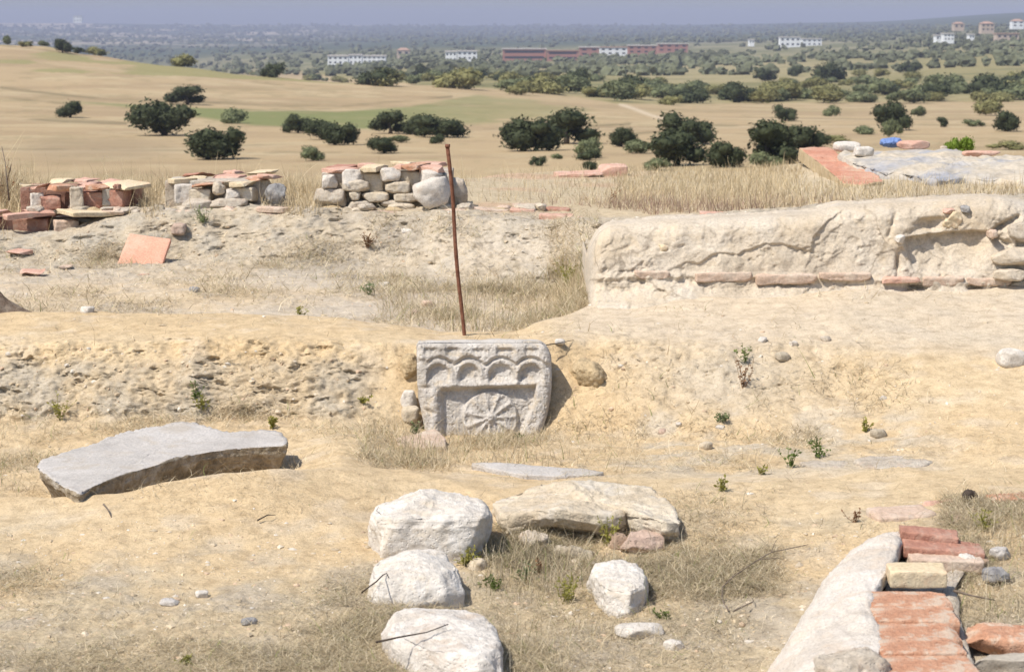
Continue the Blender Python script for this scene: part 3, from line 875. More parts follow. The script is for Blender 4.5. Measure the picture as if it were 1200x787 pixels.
# ---------------------------------------------------------------- carved relief stone
def build_relief():
    dbot, dtop, vt, vb = 8.98, 9.10, 401.0, 524.0
    nu, nv = 250, 190
    s = np.linspace(0, 1, nu); t = np.linspace(0, 1, nv)
    vg = vt + (vb - vt) * t
    left = np.interp(vg, [401, 404, 410, 430, 450, 470, 490, 505, 524], [490, 488.5, 488, 488, 488.5, 491, 495, 498, 503])
    right = np.interp(vg, [401, 404, 408, 414, 425, 440, 455, 470, 485, 500, 512, 524], [637, 641, 643.5, 645.5, 646.5, 647, 646.5, 644.5, 641.5, 637, 633.5, 630])
    topw = np.interp(s * 158 + 488, [488, 500, 540, 580, 620, 640, 646], [1.8, 1.0, .6, 0, -.2, .4, 2.5])
    U = left[:, None] + (right - left)[:, None] * s[None]
    Vv = np.repeat(vg[:, None], nu, 1) + topw[None] * (1 - t)[:, None] ** 3
    k = 0.00389                                             # metres per pixel here
    h = np.zeros((nv, nu))
    # niches of the upper row
    for a, b_, c0, c1_, dep in ((497, 513, 407.5, 417, .010), (523, 540, 407.5, 418, .011), (553, 570, 408.5, 414, .008), (582, 605, 408, 417, .010), (614.5, 633, 408, 416, .009)):
        w = sstep(a - 1, a + 2, U) * (1 - sstep(b_ - 6, b_ + 1.5, U))
        y = sstep(c0 - 1, c0 + 1.6, Vv) * (1 - sstep(c0 + 2, c1_ + 4, Vv))
        h -= dep * 1.5 * w * y
    # scalloped moulding over the arches
    cen = (514, 550, 587.5, 622)
    wave = np.full_like(U, 426.0)
    for c in cen:
        wave = np.minimum(wave, 417.5 + .030 * (U - c) ** 2)
    wave = np.where(U < 500, 421, wave) + np.where(U > 634, 0, 0)
    h += .011 * (1 - sstep(wave - 1.2, wave + 1.2, Vv)) 
    h -= .010 * np.exp(-((Vv - wave - 1.5) / 1.6) ** 2) * sstep(497, 520, U) * (1 - sstep(632, 640, U))
    h -= .010 * np.exp(-(((U - 529) / 8) ** 2 + ((Vv - 424.5) / 2.2) ** 2))
    # four arches
    for c, wd in zip(cen, (13.5, 12.5, 14.5, 13.5)):
        du = np.abs(U - c)
        arch = 440 - np.sqrt(np.clip(1 - (du / wd) ** 2, 0, 1)) * 13.5
        inside = (1 - sstep(wd - 1.6, wd + .8, du)) * sstep(arch - .8, arch + 2.0, Vv) * (1 - sstep(440, 452, Vv))
        scoop = .6 + .5 * np.clip((c + wd - U) / (2 * wd), 0, 1)
        h -= .026 * inside * scoop
        rr = np.sqrt((U - c) ** 2 + np.where(Vv < 440, (Vv - 440) * 1.0, 0) ** 2)
        h += .006 * np.exp(-((rr - wd - 2.8) / 2.2) ** 2) * (Vv < 452)
    # ledge and recessed panel with the rosette
    ledge = 455.5 - (U - 515) * .036
    panel = sstep(516, 520.5, U) * (1 - sstep(-2.5, 2.0, U - 627.5 + np.clip(Vv - 468, 0, 60) * .42)) * sstep(ledge - .6, ledge + 1.4, Vv)
    h -= .038 * panel
    h += .006 * np.exp(-((Vv - ledge + 3) / 2.5) ** 2) * (U > 516) * (U < 628)
    cx, cy, R = 574.5, 489.5, 33
    dx, dy = U - cx, (Vv - cy) * 1.0
    rd = np.sqrt(dx * dx + dy * dy)
    ang = np.arctan2(dy, dx)
    disc = 1 - sstep(R - 2.2, R + .6, rd)
    h += .036 * disc * (1 - .38 * (rd / R) ** 3)
    ridge = np.abs(np.sin(ang * 5.5 + .35)) ** .8
    hollow = ridge * sstep(6, 10, rd) * (1 - sstep(R - 6, R + .5, rd))
    h -= .014 * hollow * disc
    h += .010 * np.exp(-(rd / 4.5) ** 4)
    h -= .004 * np.exp(-((rd - 6.5) / 1.6) ** 2)
    # left pier
    low = sstep(452, 460, Vv)
    h += .012 * np.exp(-((U - 508.5) / 5) ** 2) * low
    h -= .010 * np.exp(-((U - 516) / 2.0) ** 2) * low
    h -= .012 * low * (1 - sstep(488, 500, U))
    h -= .016 * np.exp(-(((U - 503) / 5) ** 2 + ((Vv - 482 - .4 * (U - 503)) / 2.2) ** 2))
    h -= .008 * np.exp(-((Vv - 454) / 2) ** 2) * (U < 506)
    for _ in range(3):                                       # weathering rounds every edge
        hh_ = h.copy()
        hh_[1:-1] = (h[:-2] + 2 * h[1:-1] + h[2:]) / 4
        h = hh_.copy()
        hh_[:, 1:-1] = (h[:, :-2] + 2 * h[:, 1:-1] + h[:, 2:]) / 4
        h = hh_
    # rounded rim
    e = np.minimum(np.minimum(U - left[:, None], right[:, None] - U), (Vv - vt) * 1.0 + .0)
    rim = np.clip(1 - e / (8.0 + 3 * fbm(np.stack([U * .05, Vv * .05, np.zeros_like(U)], 2).reshape(-1, 3), 1, 3, 309).reshape(nv, nu)), 0, 1)
    h -= .034 * (1 - np.sqrt(np.clip(1 - rim ** 2, 0, 1)))
    q = np.stack([U * k, Vv * k, np.zeros_like(U)], 2).reshape(-1, 3)
    h += .0065 * fbm(q, 16, 4, 301).reshape(nv, nu) + .0030 * fbm(q, 60, 4, 302, ridged=True).reshape(nv, nu)
    pits = fbm(q, 95, 2, 305).reshape(nv, nu)
    h -= .0035 * sstep(.35, .6, pits)
    # put into the world
    d0 = dbot + (dtop - dbot) * (vb - Vv) / (vb - vt)
    m = slope(Vv)
    X = (U - 600) * d0 * xfac(m)
    Zz = m * d0 + EYE
    tl = math.atan((dtop - dbot) / .46)
    Y = d0 - h * math.cos(tl)
    Zz = Zz + h * math.sin(tl)
    front = np.stack([X, Y, Zz], 2)
    def shared_part(mask):                                   # faces of the front grid under a mask
        fc = []
        for i in range(nv - 1):
            js = np.where(mask[i])[0]
            fc += [(i * nu + j, i * nu + j + 1, (i + 1) * nu + j + 1, (i + 1) * nu + j) for j in js]
        used = sorted({x for f in fc for x in f})
        mp = {x: n for n, x in enumerate(used)}
        return front.reshape(-1, 3)[used], [tuple(mp[x] for x in f) for f in fc]
    cu = (U[:-1, :-1] + U[1:, 1:]) / 2; cv = (Vv[:-1, :-1] + Vv[1:, 1:]) / 2
    mros = ((cu - cx) ** 2 + (cv - cy) ** 2) < (R + 1.2) ** 2
    mfri = (cv > 404.5) & (cv < 453) & (cu > 492) & (cu < 641) & ~mros
    base = Vector((float(front[-1, :, 0].mean()), float(front[-1, :, 1].mean()), float(front[-1, :, 2].min())))
    # body: the rest of the front plus sides and back
    v = [tuple(x) for x in front.reshape(-1, 3)]
    body = []
    for i in range(nv - 1):
        for j in range(nu - 1):
            if not (mros[i, j] or mfri[i, j]):
                body.append((i * nu + j, i * nu + j + 1, (i + 1) * nu + j + 1, (i + 1) * nu + j))
    border = [j for j in range(nu)] + [i * nu + nu - 1 for i in range(1, nv)] + [(nv - 1) * nu + j for j in range(nu - 2, -1, -1)] + [i * nu for i in range(nv - 2, 0, -1)]
    fr = front.reshape(-1, 3)[border]
    cen_ = fr.mean(0)
    prev = border
    for st, (dy_, sc) in enumerate(((.02, 1.004), (.06, 1.0), (.10, .99), (.15, .97), (.18, .93))):
        ring = cen_ + (fr - cen_) * sc + np.array([0, dy_, 0])
        ring += .006 * np.stack([fbm(ring + a, 12, 3, 310 + a) for a in range(3)], 1)
        st0 = len(v)
        v += [tuple(x) for x in ring]
        cur = list(range(st0, st0 + len(border)))
        for a in range(len(border)):
            b2 = (a + 1) % len(border)
            body.append((prev[a], prev[b2], cur[b2], cur[a]))
        prev = cur
    body.append(tuple(prev))
    used = sorted({x for f in body for x in f})
    mp = {x: n for n, x in enumerate(used)}
    o = mesh_obj('relief_stone', [v[x] for x in used], [tuple(mp[x] for x in f) for f in body], M['relief'], loc=base, recalc=False)
    tag(o, 'carved pale stone with arches and a wheel rosette leaning on the earth bank', 'carved stone')
    for nm, mask in (('rosette', mros), ('arcade_frieze', mfri)):
        pv, pf_ = shared_part(mask)
        mesh_obj(nm, pv, pf_, M['relief'], o, loc=base, recalc=False)
build_relief()

# rusty rod behind it
rb = P(544, 402, 9.75)
rod_top = P(524.5, 170, 9.75)
rod_base = rb + (rb - rod_top).normalized() * .12
pts = [rod_base + (rod_top - rod_base) * k / 14 + Vector((.004 * math.sin(k * .7), 0, 0)) for k in range(15)]
rod = tube('iron_rod', pts, .0095, M['rust'], seg=12, noise=.0012, seed=3)
tag(rod, 'thin rusty iron rod standing upright behind the carved stone', 'rod')
cap = tube('rod_cap', [rod_top + Vector((0, 0, -.012)), rod_top + Vector((0, 0, .004))], .0125, M['rust'], rod, seg=12, loc=rod_top)

# ---------------------------------------------------------------- big flat slab on the left
zt = -1.715
top_px = [(43, 546), (50, 538), (90, 526), (145, 508.5), (175, 501), (205, 497), (232, 497), (250, 503), (275, 506), (305, 505), (330, 508), (337, 516), (335, 522), (300, 524), (270, 526), (240, 530), (205, 538), (165, 550), (130, 561), (105, 572), (92, 580), (84, 577), (62, 562), (48, 553)]
top_w = [PZ(u, v, zt) for u, v in top_px]
cen = sum(top_w, Vector()) / len(top_w)
def ring_scaled(w, sc, dz_, sh=(0, 0)):
    return [Vector((cen.x + (q.x - cen.x) * sc + sh[0], cen.y + (q.y - cen.y) * sc + sh[1], q.z + dz_)) for q in w]
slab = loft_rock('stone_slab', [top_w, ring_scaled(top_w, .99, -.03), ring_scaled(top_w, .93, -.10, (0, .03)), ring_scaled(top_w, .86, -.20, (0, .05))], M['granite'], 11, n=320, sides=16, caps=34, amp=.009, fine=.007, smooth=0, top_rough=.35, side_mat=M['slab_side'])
tag(slab, 'large flat pale grey slab with a dark undercut front edge lying left', 'stone slab')

# ---------------------------------------------------------------- foreground blocks
def block(name, label, cat, outline_top, ztop, zbot, mat, seed, sc_bot=1.03, sh=(0, 0), amp=.012, fine=.005, dome=.015, mid=None, group=None, smooth=1, n=150, chip=.022):
    tw = [PZ(u, v, ztop) for u, v in outline_top]
    c_ = sum(tw, Vector()) / len(tw)
    def rs(sc, z, s=(0, 0)):
        return [Vector((c_.x + (q.x - c_.x) * sc + s[0], c_.y + (q.y - c_.y) * sc + s[1], z + EYE)) for q in tw]
    hgt = ztop - zbot
    rings = [rs(.90, ztop), rs(.96, ztop - .06 * hgt), rs(1.0, ztop - .2 * hgt), rs(1.02, ztop - .45 * hgt, (sh[0] * .4, sh[1] * .4)), rs(sc_bot, zbot, sh)]
    o = loft_rock(name, rings, mat, seed, n=n, sides=12, caps=22, amp=amp, fine=fine, smooth=smooth, dome=dome, chips=7, chip=chip)
    return tag(o, label, cat, group)

LB = 'pale limestone blocks in the foreground'
block('stone_block', 'tall rough white block, the farthest of the three blocks stacked towards the viewer', 'stone', [(432, 596), (438, 589), (470, 582), (510, 574), (545, 577), (568, 586), (576, 598), (570, 606), (530, 607), (480, 608), (445, 608)], -1.645, -1.84, M['lime'], 21, 1.0, (.0, .0), .016, .006, .02, chip=.034)
block('stone_block', 'white block with a twig on it, the middle one of the three foreground blocks', 'stone', [(430, 668), (440, 656), (470, 646), (505, 643), (528, 646), (539, 658), (540, 674), (520, 680), (480, 684), (445, 684), (432, 680)], -1.72, -1.86, M['lime'], 22, 1.04, (0, 0), .014, .004, .025)
block('stone_block', 'white block with a reddish brown stain, nearest of the three foreground blocks', 'stone', [(446, 720), (470, 712), (520, 710), (560, 712), (580, 726), (588, 750), (588, 768), (560, 772), (500, 762), (460, 745), (447, 730)], -1.715, -1.88, M['lime_stained'], 23, 1.03, (0, 0), .014, .004, .02)
block('stone_block', 'small upright white block standing alone right of the weeds', 'stone', [(689, 662), (700, 653), (725, 652), (748, 658), (757, 674), (757, 686), (740, 694), (715, 694), (698, 684)], -1.73, -1.88, M['lime'], 24, .96, (.0, .0), .014, .005, .015)
# broad tan slab bridging the hollow
zt2 = -1.682
tp = [(577, 590), (590, 583), (625, 572), (660, 565), (700, 567), (740, 572), (765, 572), (780, 585), (793, 602), (798, 613), (780, 612), (755, 605), (735, 600), (715, 606), (690, 602), (655, 596), (625, 598), (605, 605), (590, 607)]
tw = [PZ(u, v, zt2 + .02 * math.sin(u * .05) - max(0, u - 740) * .0006 - .0004 * max(0, 640 - u)) for u, v in tp]
cen = sum(tw, Vector()) / len(tw)
o = loft_rock('stone_slab', [tw, ring_scaled(tw, 1.0, -.03, (0, -.005)), ring_scaled(tw, .97, -.065, (.0, .02)), ring_scaled(tw, .86, -.10, (0, .10))], M['sandstone'], 31, n=220, sides=12, caps=26, amp=.014, fine=.007, smooth=2, dome=.004)
tag(o, 'broad tan sandstone slab bridging a dark hollow beside the tall white block', 'stone slab')
# stones under and around it
def gstone(name, label, u, v, w, d_, h, seed, mat, yaw=0, box=4, cuts=9, sink=.25, sub=4, group=None, cat='stone', amp=.05, dmin=0, dmax=1e9, tilt=0):
    p = on_ground(u, v, dmin, dmax)
    p = Vector((p.x, p.y + d_ * .35, 0))
    p.z = ground_z(p.x, p.y) - sink * h
    o = rock(name, p, (w, d_, h), seed, M[mat], (tilt, 0, yaw), box, cuts, amp, sub, .02)
    return tag(o, label, cat, group)
gstone('buried_stone', 'rounded tan stone under the left end of the sandstone slab', 628, 640, .13, .12, .12, 41, 'mortar', .3, 2.6, 24, .6, 5, amp=.22)
gstone('buried_stone', 'wide dusty stone half buried below the middle of the sandstone slab', 668, 654, .20, .14, .12, 42, 'soil_clod', -.2, 2.6, 24, .62, 5, amp=.22)
gstone('buried_stone', 'small tan stone tucked behind the weeds under the slab', 604, 626, .12, .12, .10, 43, 'soil_clod', .1, 2.6, 24, .5, 5, amp=.2)
gstone('broken_brick', 'brown broken brick left of the pinkish stone under the slab', 722, 642, .06, .09, .08, 44, 'brownstone', .5, 6, 20, .4, cat='brick')
gstone('buried_stone', 'pinkish brown stone under the right end of the sandstone slab', 752, 648, .15, .12, .08, 45, 'pinkstone', .2, 5, 22, .45, 5, amp=.12)
gstone('flat_stone', 'flat white stone lying in dry grass below the small upright block', 750, 748, .145, .09, .035, 46, 'lime', .15, 4, 10)
gstone('flat_stone', 'tiny white stone chip right of the flat white stone', 789, 761, .06, .05, .03, 47, 'lime', -.5, 4, 8)
gstone('stone', 'pale round stone just right of the middle foreground block, in weeds', 556, 668, .07, .07, .06, 48, 'sandstone', 0, 3, 22, .5, amp=.15)
gstone('stone', 'white stone on bare earth in the left foreground', 236, 700, .045, .035, .025, 49, 'lime', .4)
gstone('stone', 'dull grey stone just left of the white foreground stone', 196, 709, .06, .045, .02, 50, 'granite', -.2)
gstone('stone', 'small grey stone at the lower edge of the bare earth', 290, 732, .05, .035, .02, 51, 'darkrock', .3)
# flat pale stones bedded in the path
def flat_slab(label, px, lift, mat, seed, thick=.05, amp=.004, d=None):
    w = []
    for u, v in px:
        q = on_ground(u, v, 6.2, 9.5) if d is None else PZ(u, v, d)
        w.append(Vector((q.x, q.y, q.z + lift if d is None else q.z)))
    zc = sum(q.z for q in w) / len(w)
    w = [Vector((q.x, q.y, .3 * q.z + .7 * zc)) for q in w]
    global cen
    cen = sum(w, Vector()) / len(w)
    o = loft_rock('flat_stone', [w, ring_scaled(w, 1.01, -.012), ring_scaled(w, 1.0, -thick)], M[mat], seed, n=120, sides=6, caps=14, amp=amp, fine=.003, smooth=1, dome=.006)
    return tag(o, label, 'flat stone')
flat_slab('long thin white slab lying flat in front of the carved stone', [(552, 542), (580, 542), (640, 546), (690, 550), (708, 553), (700, 556), (650, 558), (610, 556), (580, 550)], 0, 'granite', 61, .06, d=-1.762)
flat_slab('flat grey slab set in the earth on the right of the pit', [(1000, 543), (1020, 538), (1050, 535), (1080, 536), (1092, 541), (1080, 547), (1040, 549), (1010, 548)], .003, 'mortar', 62, amp=.008)
flat_slab('faint grey slab almost buried left of the flat grey slab', [(935, 544), (960, 539), (990, 540), (1000, 545), (975, 548), (945, 548)], .002, 'mortar', 63)
flat_slab('flat reddish tile sunk in the sand before the carved stone', [(460, 513), (480, 511), (508, 512), (522, 520), (520, 527), (490, 527), (465, 522)], .015, 'brick_faded', 64)
gstone('stone', 'white stone leaning against the left side of the carved stone', 478, 480, .075, .07, .09, 65, 'lime', .3, dmin=8.5)
gstone('stone', 'brown stone below the white one beside the carved stone', 480, 497, .085, .08, .08, 66, 'sandstone', .1, dmin=8.3)
gstone('soil_clod', 'crumbled earth lump at the right edge of the carved stone', 690, 452, .17, .2, .16, 67, 'sand_clod', .4, 3, 16, .5, 5, cat='earth lump', dmin=8.5, amp=.14)
gstone('soil_clod', 'earth lump behind the left edge of the carved stone', 478, 446, .09, .12, .12, 68, 'sand_clod', .2, 3, 16, .5, 5, cat='earth lump', dmin=8.5, amp=.14)
gstone('stone', 'white rock on the pale slope at the far right edge', 1186, 429, .13, .10, .09, 69, 'lime', .2)
for k, (u, v, w, lab, mt) in enumerate([
    (1035, 468, .035, 'small white stone on the slope right of the pit', 'lime'), (825, 526, .06, 'yellowish stone on the floor of the pit', 'sandstone'),
    (775, 507, .045, 'pink stone chip on the pit floor', 'pinkstone'), (795, 500, .03, 'white pebble above the pink chip in the pit', 'lime'),
    (842, 502, .04, 'pale flat chip beside the green tuft in the pit', 'lime'), (918, 424, .07, 'grey stone sticking out of the crumbling slope', 'soil_clod'),
    (893, 401, .05, 'pale stone on the brink above the crumbling slope', 'lime'), (930, 405, .045, 'whitish stone at the top of the slope, right of the pale one', 'plaster_white'),
    (968, 400, .05, 'small stone on the path below the ruined wall', 'mortar'), (655, 408, .05, 'pale stone beside the top right corner of the carved stone', 'lime'),
    (102, 366, .07, 'pale stone on the brink of the middle terrace, left', 'lime'), (484, 369, .055, 'pinkish stone in the dry grass behind the rod', 'pinkstone'),
    (500, 359, .07, 'orange brown stone in the terrace grass left of the rod', 'brick_faded'), (225, 342, .06, 'dark stone on the rubble of the terrace', 'darkrock'),
    (1030, 512, .07, 'brown lump of earth above the flat grey slab', 'soil_clod'), (452, 335, .05, 'whitish stone on the terrace near the back bank', 'lime')]):
    gstone('stone', lab, u, v, w, w * .8, w * .6, 100 + k, mt, k * .7, 4, 8, .3, 3)

# ---------------------------------------------------------------- ruined plastered wall on the right
def build_ruin_wall():
    us = np.concatenate([np.arange(688, 1232, 1.6)])
    top = np.interp(us, [688, 691, 696, 703, 715, 740, 770, 800, 870, 920, 950, 980, 1015, 1050, 1100, 1150, 1175, 1200, 1232], [300, 288, 279, 270, 263, 260, 257, 255, 253, 250, 248, 240, 238, 236, 233, 229, 231, 238, 246])
    bot = np.interp(us, [688, 720, 760, 850, 950, 1050, 1150, 1232], [356, 359, 357, 350, 348, 350, 352, 350])
    nr = 92
    t = np.linspace(0, 1, nr)
    U = np.repeat(us[None], nr, 0)
    Vv = bot[None] + (top - bot)[None] * t[:, None]
    base_d = 10.50
    h = np.zeros_like(U)
    lip = np.interp(U, [686, 692, 700, 707, 716, 739, 752, 762, 767, 785, 803, 817, 833, 844, 860, 880, 894, 916, 930, 950, 953, 961, 970, 984, 1000], [322, 322, 312, 301, 316, 317, 307, 298, 312, 316, 306.5, 308, 298, 295.5, 297.5, 291, 286, 284, 290, 293, 277, 268, 259, 248, 236])
    jag = 2.0 * fbm(np.stack([U * .09, Vv * .03, np.zeros_like(U)], 2).reshape(-1, 3), 1, 3, 411).reshape(U.shape)
    lost = sstep(-1.0, 1.6, Vv - lip - jag)                       # below the plaster's broken lip
    fade = 1 - .55 * sstep(985, 1010, U)
    h -= .016 * lost * fade * (.35 + .65 * sstep(790, 830, U))
    # jagged cracks of the left end
    h -= .03 * np.exp(-(((U - 697) / 5) ** 2 + ((Vv - 314 - (697 - U) * 1.3) / 7) ** 2))
    # course level: a slight shelf at the bricks, then the foot spreading forward
    course = np.interp(U, [688, 760, 850, 960, 1050, 1150, 1232], [326, 322, 323, 326, 329, 331, 332])
    h += .012 * sstep(6, 0, np.abs(Vv - course)) 
    h += .035 * sstep(course + 7, course + 16, Vv) * (.6 + .5 * np.sin(U * .05)) + .16 * sstep(course + 12, course + 34, Vv) ** 1.5
    # hollow where a block fell out, with a ramp below
    x0_, x1_ = 1063, 1160
    ytop = np.interp(U, [1060, 1075, 1110, 1140, 1160], [279, 276, 273, 270, 272])
    inr = sstep(x0_ - 2, x0_ + 3, U + (Vv - 290) * -.25) * (1 - sstep(x1_ - 14, x1_ + 2, U + (Vv - 290) * .2)) * sstep(ytop - 1, ytop + 1.6, Vv) * (1 - sstep(318, 323, Vv))
    h -= inr * np.interp(Vv, [270, 300, 321], [.065, .05, .008])
    h -= .055 * np.exp(-np.abs((U - 1088 - (265 - Vv) * .5) / 16) ** 4 - np.abs((Vv - 264) / 8.5) ** 4)
    h -= .05 * np.exp(-(((U - 1053) / 2.6) ** 2 + ((Vv - 310) / 10) ** 2))
    h -= .05 * np.exp(-(((U - 1075) / 11) ** 4 + ((Vv - 341) / 5.5) ** 4))
    h -= .05 * np.exp(-(((U - 1143) / 9) ** 4 + ((Vv - 337.5) / 4) ** 4))
    h -= .05 * np.exp(-np.abs((Vv - (268 - (U - 1170) * .55)) / 4) ** 2) * sstep(1158, 1166, U) * (1 - sstep(1192, 1200, U))
    h -= .045 * np.exp(-np.abs((Vv - (282 + (U - 1170) * .35)) / 5) ** 2) * sstep(1160, 1168, U) * (1 - sstep(1180, 1190, U))
    h -= .02 * np.exp(-((U - 1046 - (262 - Vv) * .35) / 2.6) ** 2) * bump1(Vv, 250, 278, 4)
    q = np.stack([U * .0045, Vv * .0045, np.zeros_like(U)], 2).reshape(-1, 3)
    f1 = fbm(q, 5, 4, 401).reshape(U.shape); f2 = fbm(q, 24, 4, 402).reshape(U.shape); f3 = fbm(q, 60, 4, 403, ridged=True).reshape(U.shape)
    rg = np.clip(.12 + .75 * lost * (U < 800) + .7 * sstep(1150, 1175, U) + .4 * sstep(course + 4, course + 14, Vv), 0, 1)
    h += .030 * f1 + (.0035 + .016 * rg) * f2 + (.0012 + .006 * rg) * f3 + .006 * fbm(q, 11, 3, 408).reshape(U.shape)
    fl = fbm(q + 3.3, 5.5, 5, 421, .55).reshape(U.shape)
    h += .007 * sstep(.02, .09, fl) + .006 * sstep(-.24, -.17, fl)
    fl2 = fbm(q + 8.1, 14, 4, 422).reshape(U.shape)
    h -= .007 * sstep(.28, .36, fl2) * (.4 + .6 * lost)
    # rounded shoulder
    tt = np.clip((t - .80) / .20, 0, 1)[:, None]
    batter = .17 * t[:, None] + .16 * (1 - np.sqrt(np.clip(1 - tt ** 2, 0, 1)))
    endr = .30 * (1 - np.sqrt(np.clip(1 - np.clip(1 - (U - 688) / 16, 0, 1) ** 2, 0, 1)))
    d0 = base_d + batter + endr
    m = slope(Vv)
    X = (U - 600) * d0 * xfac(m)
    Zz = m * d0 + EYE
    Y = d0 - h
    rows = [np.stack([X, Y, Zz], 2)]
    rows[0][0, :, 2] -= .12                                       # foot goes into the ground
    last = rows[0][-1]
    ext = []
    for k in range(1, 22):
        r = last.copy()
        r[:, 1] += .034 * k
        r[:, 0] += .034 * k * (us - 600) / 2333
        qq = np.stack([r[:, 0], r[:, 1], np.zeros(len(us))], 1)
        r[:, 2] += -.0022 * k + .020 * fbm(qq, 9, 4, 405) * min(1, k / 4) + .006 * fbm(qq, 40, 3, 406)
        if k > 17: r[:, 2] -= (k - 17) * .08
        ext.append(r)
    G = np.concatenate([rows[0], np.array(ext)], 0)
    # left end wall
    nR, nC = G.shape[:2]
    endc = []
    for k in (5, 4, 3, 2, 1):
        e = G[:, 0].copy()
        e[:nr, 1] += (.75 * k / 5)
        e[nr:, 1] = np.maximum(e[nr:, 1], e[nr - 1, 1])
        endc.append(e)
    G = np.concatenate([np.array(endc).transpose(1, 0, 2), G], 1)
    nR, nC = G.shape[:2]
    i_ = (np.arange(nR - 1)[:, None] * nC + np.arange(nC - 1)[None]).ravel()
    fc = np.stack([i_, i_ + 1, i_ + nC + 1, i_ + nC], 1)
    root = empty('ruined_wall', P(950, 350, 10.7), 'low broken wall with pale plaster and a course of pink bricks on the right', 'wall')
    mesh_obj('wall_body', G.reshape(-1, 3), fc, M['plaster'], root, loc=Vector(root.location), recalc=False)
    def surf(u, v, out=0.0):
        tb, tt_ = np.interp(u, us, bot), np.interp(u, us, top)
        return P(u, v, base_d - out + .17 * float(np.clip((tb - v) / (tb - tt_), 0, 1)))
    for k, (a, b_, v0, v1, out, mt) in enumerate([(743, 784, 315, 329, .035, 'brick_faded'), (814, 880, 318, 332, .03, 'brick_faded'), (885, 957, 319, 333, .04, 'brick_faded'), (960, 1021, 317.5, 331, .03, 'brick_faded'), (1033, 1079, 322.5, 335, .05, 'brick_pink'), (1082, 1130, 322, 336, .022, 'brick_faded'), (1133, 1186, 325, 337, .028, 'brick_faded')]):
        w = (b_ - a) / 2333 * 10.5
        hh_ = (v1 - v0) / 2333 * 10.5 * random.uniform(.68, .84)
        c_ = surf((a + b_) / 2, (v0 + v1) / 2)
        c_.y += .092 - out
        brick('brick', c_, (w, .17, hh_), random.uniform(-.07, .07), M[mt], root, (random.uniform(-.05, .05), random.uniform(-.035, .035)), 700 + k, .006, .008, .02, (18, 8, 5))
    for k, (u, v, w, h_, mt, out) in enumerate([(1117, 257, .115, .085, 'brick_cream', .0), (1110, 247, .07, .03, 'brick_pink', .0), (1148, 252, .035, .045, 'brick_pink', -.02), (1054, 280, .052, .05, 'lime', .02), (1162, 274, .05, .05, 'brick_faded', .02), (1196, 300, .30, .09, 'plaster', .05), (1210, 272, .26, .10, 'mortar', .03), (1186, 322, .20, .06, 'plaster', .06), (1130, 245, .05, .04, 'darkrock', .0), (776, 289, .06, .05, 'brick_cream', -.03)]):
        c_ = surf(u, v, out - .012 + (0 if v > 270 else -.02))
        p_, f_ = rock_arrays((w, .12, h_), 730 + k, 4, 18, .10, 4, .05)
        mesh_obj('wall_stone', p_ + np.array(c_), f_, M[mt], root, loc=c_)
build_ruin_wall()

